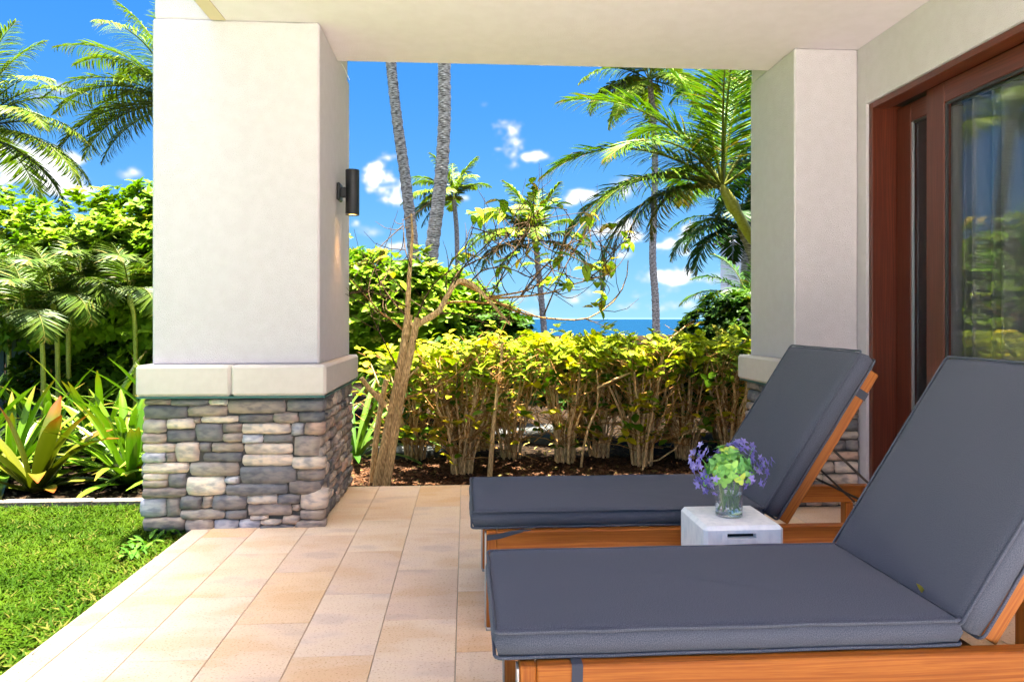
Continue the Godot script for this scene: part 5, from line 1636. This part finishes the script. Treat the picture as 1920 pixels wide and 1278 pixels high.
	palm("lawn_palm", "coconut palm at the left edge with fronds entering the sky", "palm", "coconut palms left of the big pillar", [Vector3(-8.9, -0.09, -13.2), Vector3(-8.7, 2.4, -13.1), Vector3(-8.5, 4.5, -13.0)], [0.17, 0.12], [[0, 20, 0.8], [0, 330, 0.8], [1, 10, 0.82], [1, 345, 0.8], [1, 40, 0.8], [2, 2, 0.8], [2, 335, 0.8], [3, 8, 0.85], [2, 30, 0.8], [3, 350, 0.9], [4, 5, 0.8], [0, 180, 0.9], [1, 150, 0.9], [2, 200, 0.9], [2, 120, 0.9], [1, 240, 0.9], [3, 270, 0.9], [3, 90, 0.9]], coco, 47, M.frond)
	# the near yellow-stemmed palm by the house
	var are := []
	for v in 5:
		are.append(frond_mesh(1.85, [80.0, 58.0, 36.0, 18.0, 2.0][v], [50.0, 72.0, 80.0, 92.0, 105.0][v], 84, 0.50, 0.019, 2100 + v, Color(0.05, 0.15, 0.012), Color(0.24, 0.38, 0.03), 0.6, Color(0.38, 0.20, 0.06)))
	are.append(frond_mesh(1.45, 8.0, 100.0, 60, 0.42, 0.018, 2150, Color(0.10, 0.14, 0.015), Color(0.30, 0.24, 0.06), 0.9, Color(0.36, 0.18, 0.06)))
	palm("yellow_palm", "yellow-green stemmed palm with big arching fronds beside the house pillar", "palm", "", [Vector3(3.05, -0.06, -7.2), Vector3(2.98, 0.9, -7.2), Vector3(2.990, 1.842, -7.100), Vector3(2.832, 2.105, -7.050), Vector3(2.666, 2.352, -7.000)], [0.055, 0.05], [[1, 172, 1.05], [2, 178, 1.05], [3, 174, 1.0], [4, 184, 1.0], [5, 172, 1.0], [5, 186, 0.9], [5, 205, 0.8], [3, 198, 0.95], [0, 150, 1.05], [0, 40, 1.0], [1, 110, 1.0], [1, 20, 1.0], [2, 330, 1.0], [2, 90, 1.0], [1, 250, 0.95], [0, 260, 1.0], [2, 215, 0.9]], are, 48, M.frond, 0.30)
	# darker ones behind it
	var dk := []
	for v in 5:
		dk.append(frond_mesh(1.7, [75.0, 52.0, 30.0, 12.0, -8.0][v], [60.0, 75.0, 80.0, 85.0, 80.0][v], 44, 0.5, 0.04, 2200 + v, Color(0.02, 0.07, 0.012), Color(0.07, 0.16, 0.03), 0.7))
	var gd := "dark palms behind the yellow-stemmed palm"
	palm("dark_palm", "dark green palm behind the yellow stem, its fronds hanging left over the clouds", "palm", gd, [Vector3(4.719, 0.909, -11.000), Vector3(4.590, 1.744, -11.000), Vector3(4.445, 2.328, -11.000), Vector3(4.274, 2.702, -11.000)], [0.08, 0.07], coconut_fronds(14, 0.72, 11) + [[3, 180, 0.75], [4, 185, 0.72], [2, 175, 0.7], [3, 200, 0.7]], dk, 49, M.frond)
	palm("dark_palm", "low dark palm at the right end of the sea view, above the hedge", "palm", gd, [Vector3(3.665, 0.973, -9.000), Vector3(3.637, 1.246, -9.000), Vector3(3.595, 1.485, -9.000)], [0.07, 0.06], coconut_fronds(14, 0.55, 12) + [[2, 175, 0.55], [3, 182, 0.55]], dk, 50, M.frond)
	palm("dark_palm", "tall dark palm at the house pillar, its crown under the roof edge", "palm", gd, [Vector3(4.9, -0.06, -11.5), Vector3(4.8, 2.0, -11.5), Vector3(4.862, 5.084, -11.500)], [0.10, 0.08], coconut_fronds(16, 0.9, 13) + [[4, 180, 0.95], [3, 190, 0.9]], dk, 51, M.frond)
	palm("dark_palm", "dark palm half hidden by the house pillar, below the tall crown", "palm", gd, [Vector3(5.0, -0.06, -12.5), Vector3(4.95, 1.9, -12.5), Vector3(5.119, 3.754, -12.500)], [0.10, 0.08], coconut_fronds(15, 0.75, 14), dk, 52, M.frond)
	# cane palms in the lawn bed
	var cane := []
	for v in 5:
		cane.append(frond_mesh(1.25, [80.0, 58.0, 36.0, 16.0, 0.0][v], [70.0, 85.0, 92.0, 90.0, 80.0][v], 44, 0.46, 0.030, 2300 + v, Color(0.04, 0.10, 0.010), Color(0.15, 0.22, 0.03), 0.8, Color(0.36, 0.28, 0.08)))
	var gc := "cane palms in the lawn bed"
	var cp := [
		[Vector3(-4.190, 0.700, -7.700), Vector3(-4.238, 1.083, -7.750), Vector3(-4.298, 1.360, -7.800), "cane palm with thin green stem, middle of the group in the lawn bed"],
		[Vector3(-4.225, 0.715, -7.500), Vector3(-4.246, 1.036, -7.500), Vector3(-4.338, 1.196, -7.500), "cane palm with low fronds at the left of the group in the lawn bed"],
		[Vector3(-4.179, 0.684, -7.900), Vector3(-4.254, 1.134, -8.000), Vector3(-4.206, 1.538, -8.100), "tallest cane palm of the group, leaning right in the lawn bed"],
		[Vector3(-3.517, 0.681, -7.900), Vector3(-3.517, 1.135, -7.900), Vector3(-3.561, 1.419, -7.900), "cane palm standing alone beside the big pillar"],
		[Vector3(-4.967, 0.666, -8.200), Vector3(-4.995, 1.132, -8.200), Vector3(-5.023, 1.481, -8.200), "cane palm at the left edge before the dark fence"],
	]
	for i in cp.size():
		var a: Vector3 = cp[i][0]
		palm("cane_palm", cp[i][3], "palm", gc, [Vector3(a.x, -0.09, a.z), cp[i][1], cp[i][2]], [0.028, 0.022], coconut_fronds(8, 0.62, 20 + i), cane, 60 + i, M.frond, 0.16)

func build_far_things() -> void:
	# the dark green screen behind the cane palms
	var f := thing("garden_fence", "dark green slatted garden fence behind the cane palms", "fence", Vector3(-6.0, -0.09, -8.75))
	for i in 26:
		part("slat", bx(Vector3(-1.6 + i * 0.14, 0.02, -0.01), Vector3(-1.6 + i * 0.14 + 0.125, 1.25, 0.01), 0.003), f, Vector3.ZERO, M.fence_green)
	part("rail", bx(Vector3(-1.6, 0.25, -0.05), Vector3(2.03, 0.32, -0.012), 0.003), f, Vector3.ZERO, M.fence_green)
	part("rail", bx(Vector3(-1.6, 1.0, -0.05), Vector3(2.03, 1.07, -0.012), 0.003), f, Vector3.ZERO, M.fence_green)
	# white house far behind the palms
	var b := thing("white_house", "white house with blue-green balcony glass far behind the dark palms", "house", Vector3(21.2, -0.09, -46))
	part("wall", bx(Vector3(-3.2, 0, -4), Vector3(9, 6.6, 4), 0.02), b, Vector3.ZERO, M.white_wall)
	part("roof", bx(Vector3(-3.6, 6.6, -4.4), Vector3(9.4, 6.9, 4.4), 0.02), b, Vector3.ZERO, M.roof_grey)
	for i in 2:
		var y := 3.2 * i
		part("balcony", bx(Vector3(-4.4, y + 2.9, 1.0), Vector3(-3.2, y + 3.1, 5.0), 0.01), b, Vector3.ZERO, M.white_wall)
		part("balcony_glass", bx(Vector3(-4.4, y + 3.1, 4.94), Vector3(-3.2, y + 4.1, 4.97), 0.0), b, Vector3.ZERO, M.blue_glass)
		for k in 3:
			var w := part("window", bx(Vector3(-2.4 + k * 3.4, y + 0.9, 4.0), Vector3(-0.4 + k * 3.4, y + 2.5, 4.06), 0.01), b, Vector3.ZERO, M.white_wall)
			part("pane", bx(Vector3(-2.3 + k * 3.4, y + 1.0, 4.06), Vector3(-0.5 + k * 3.4, y + 2.4, 4.075), 0.0), w, Vector3.ZERO, M.blue_glass)
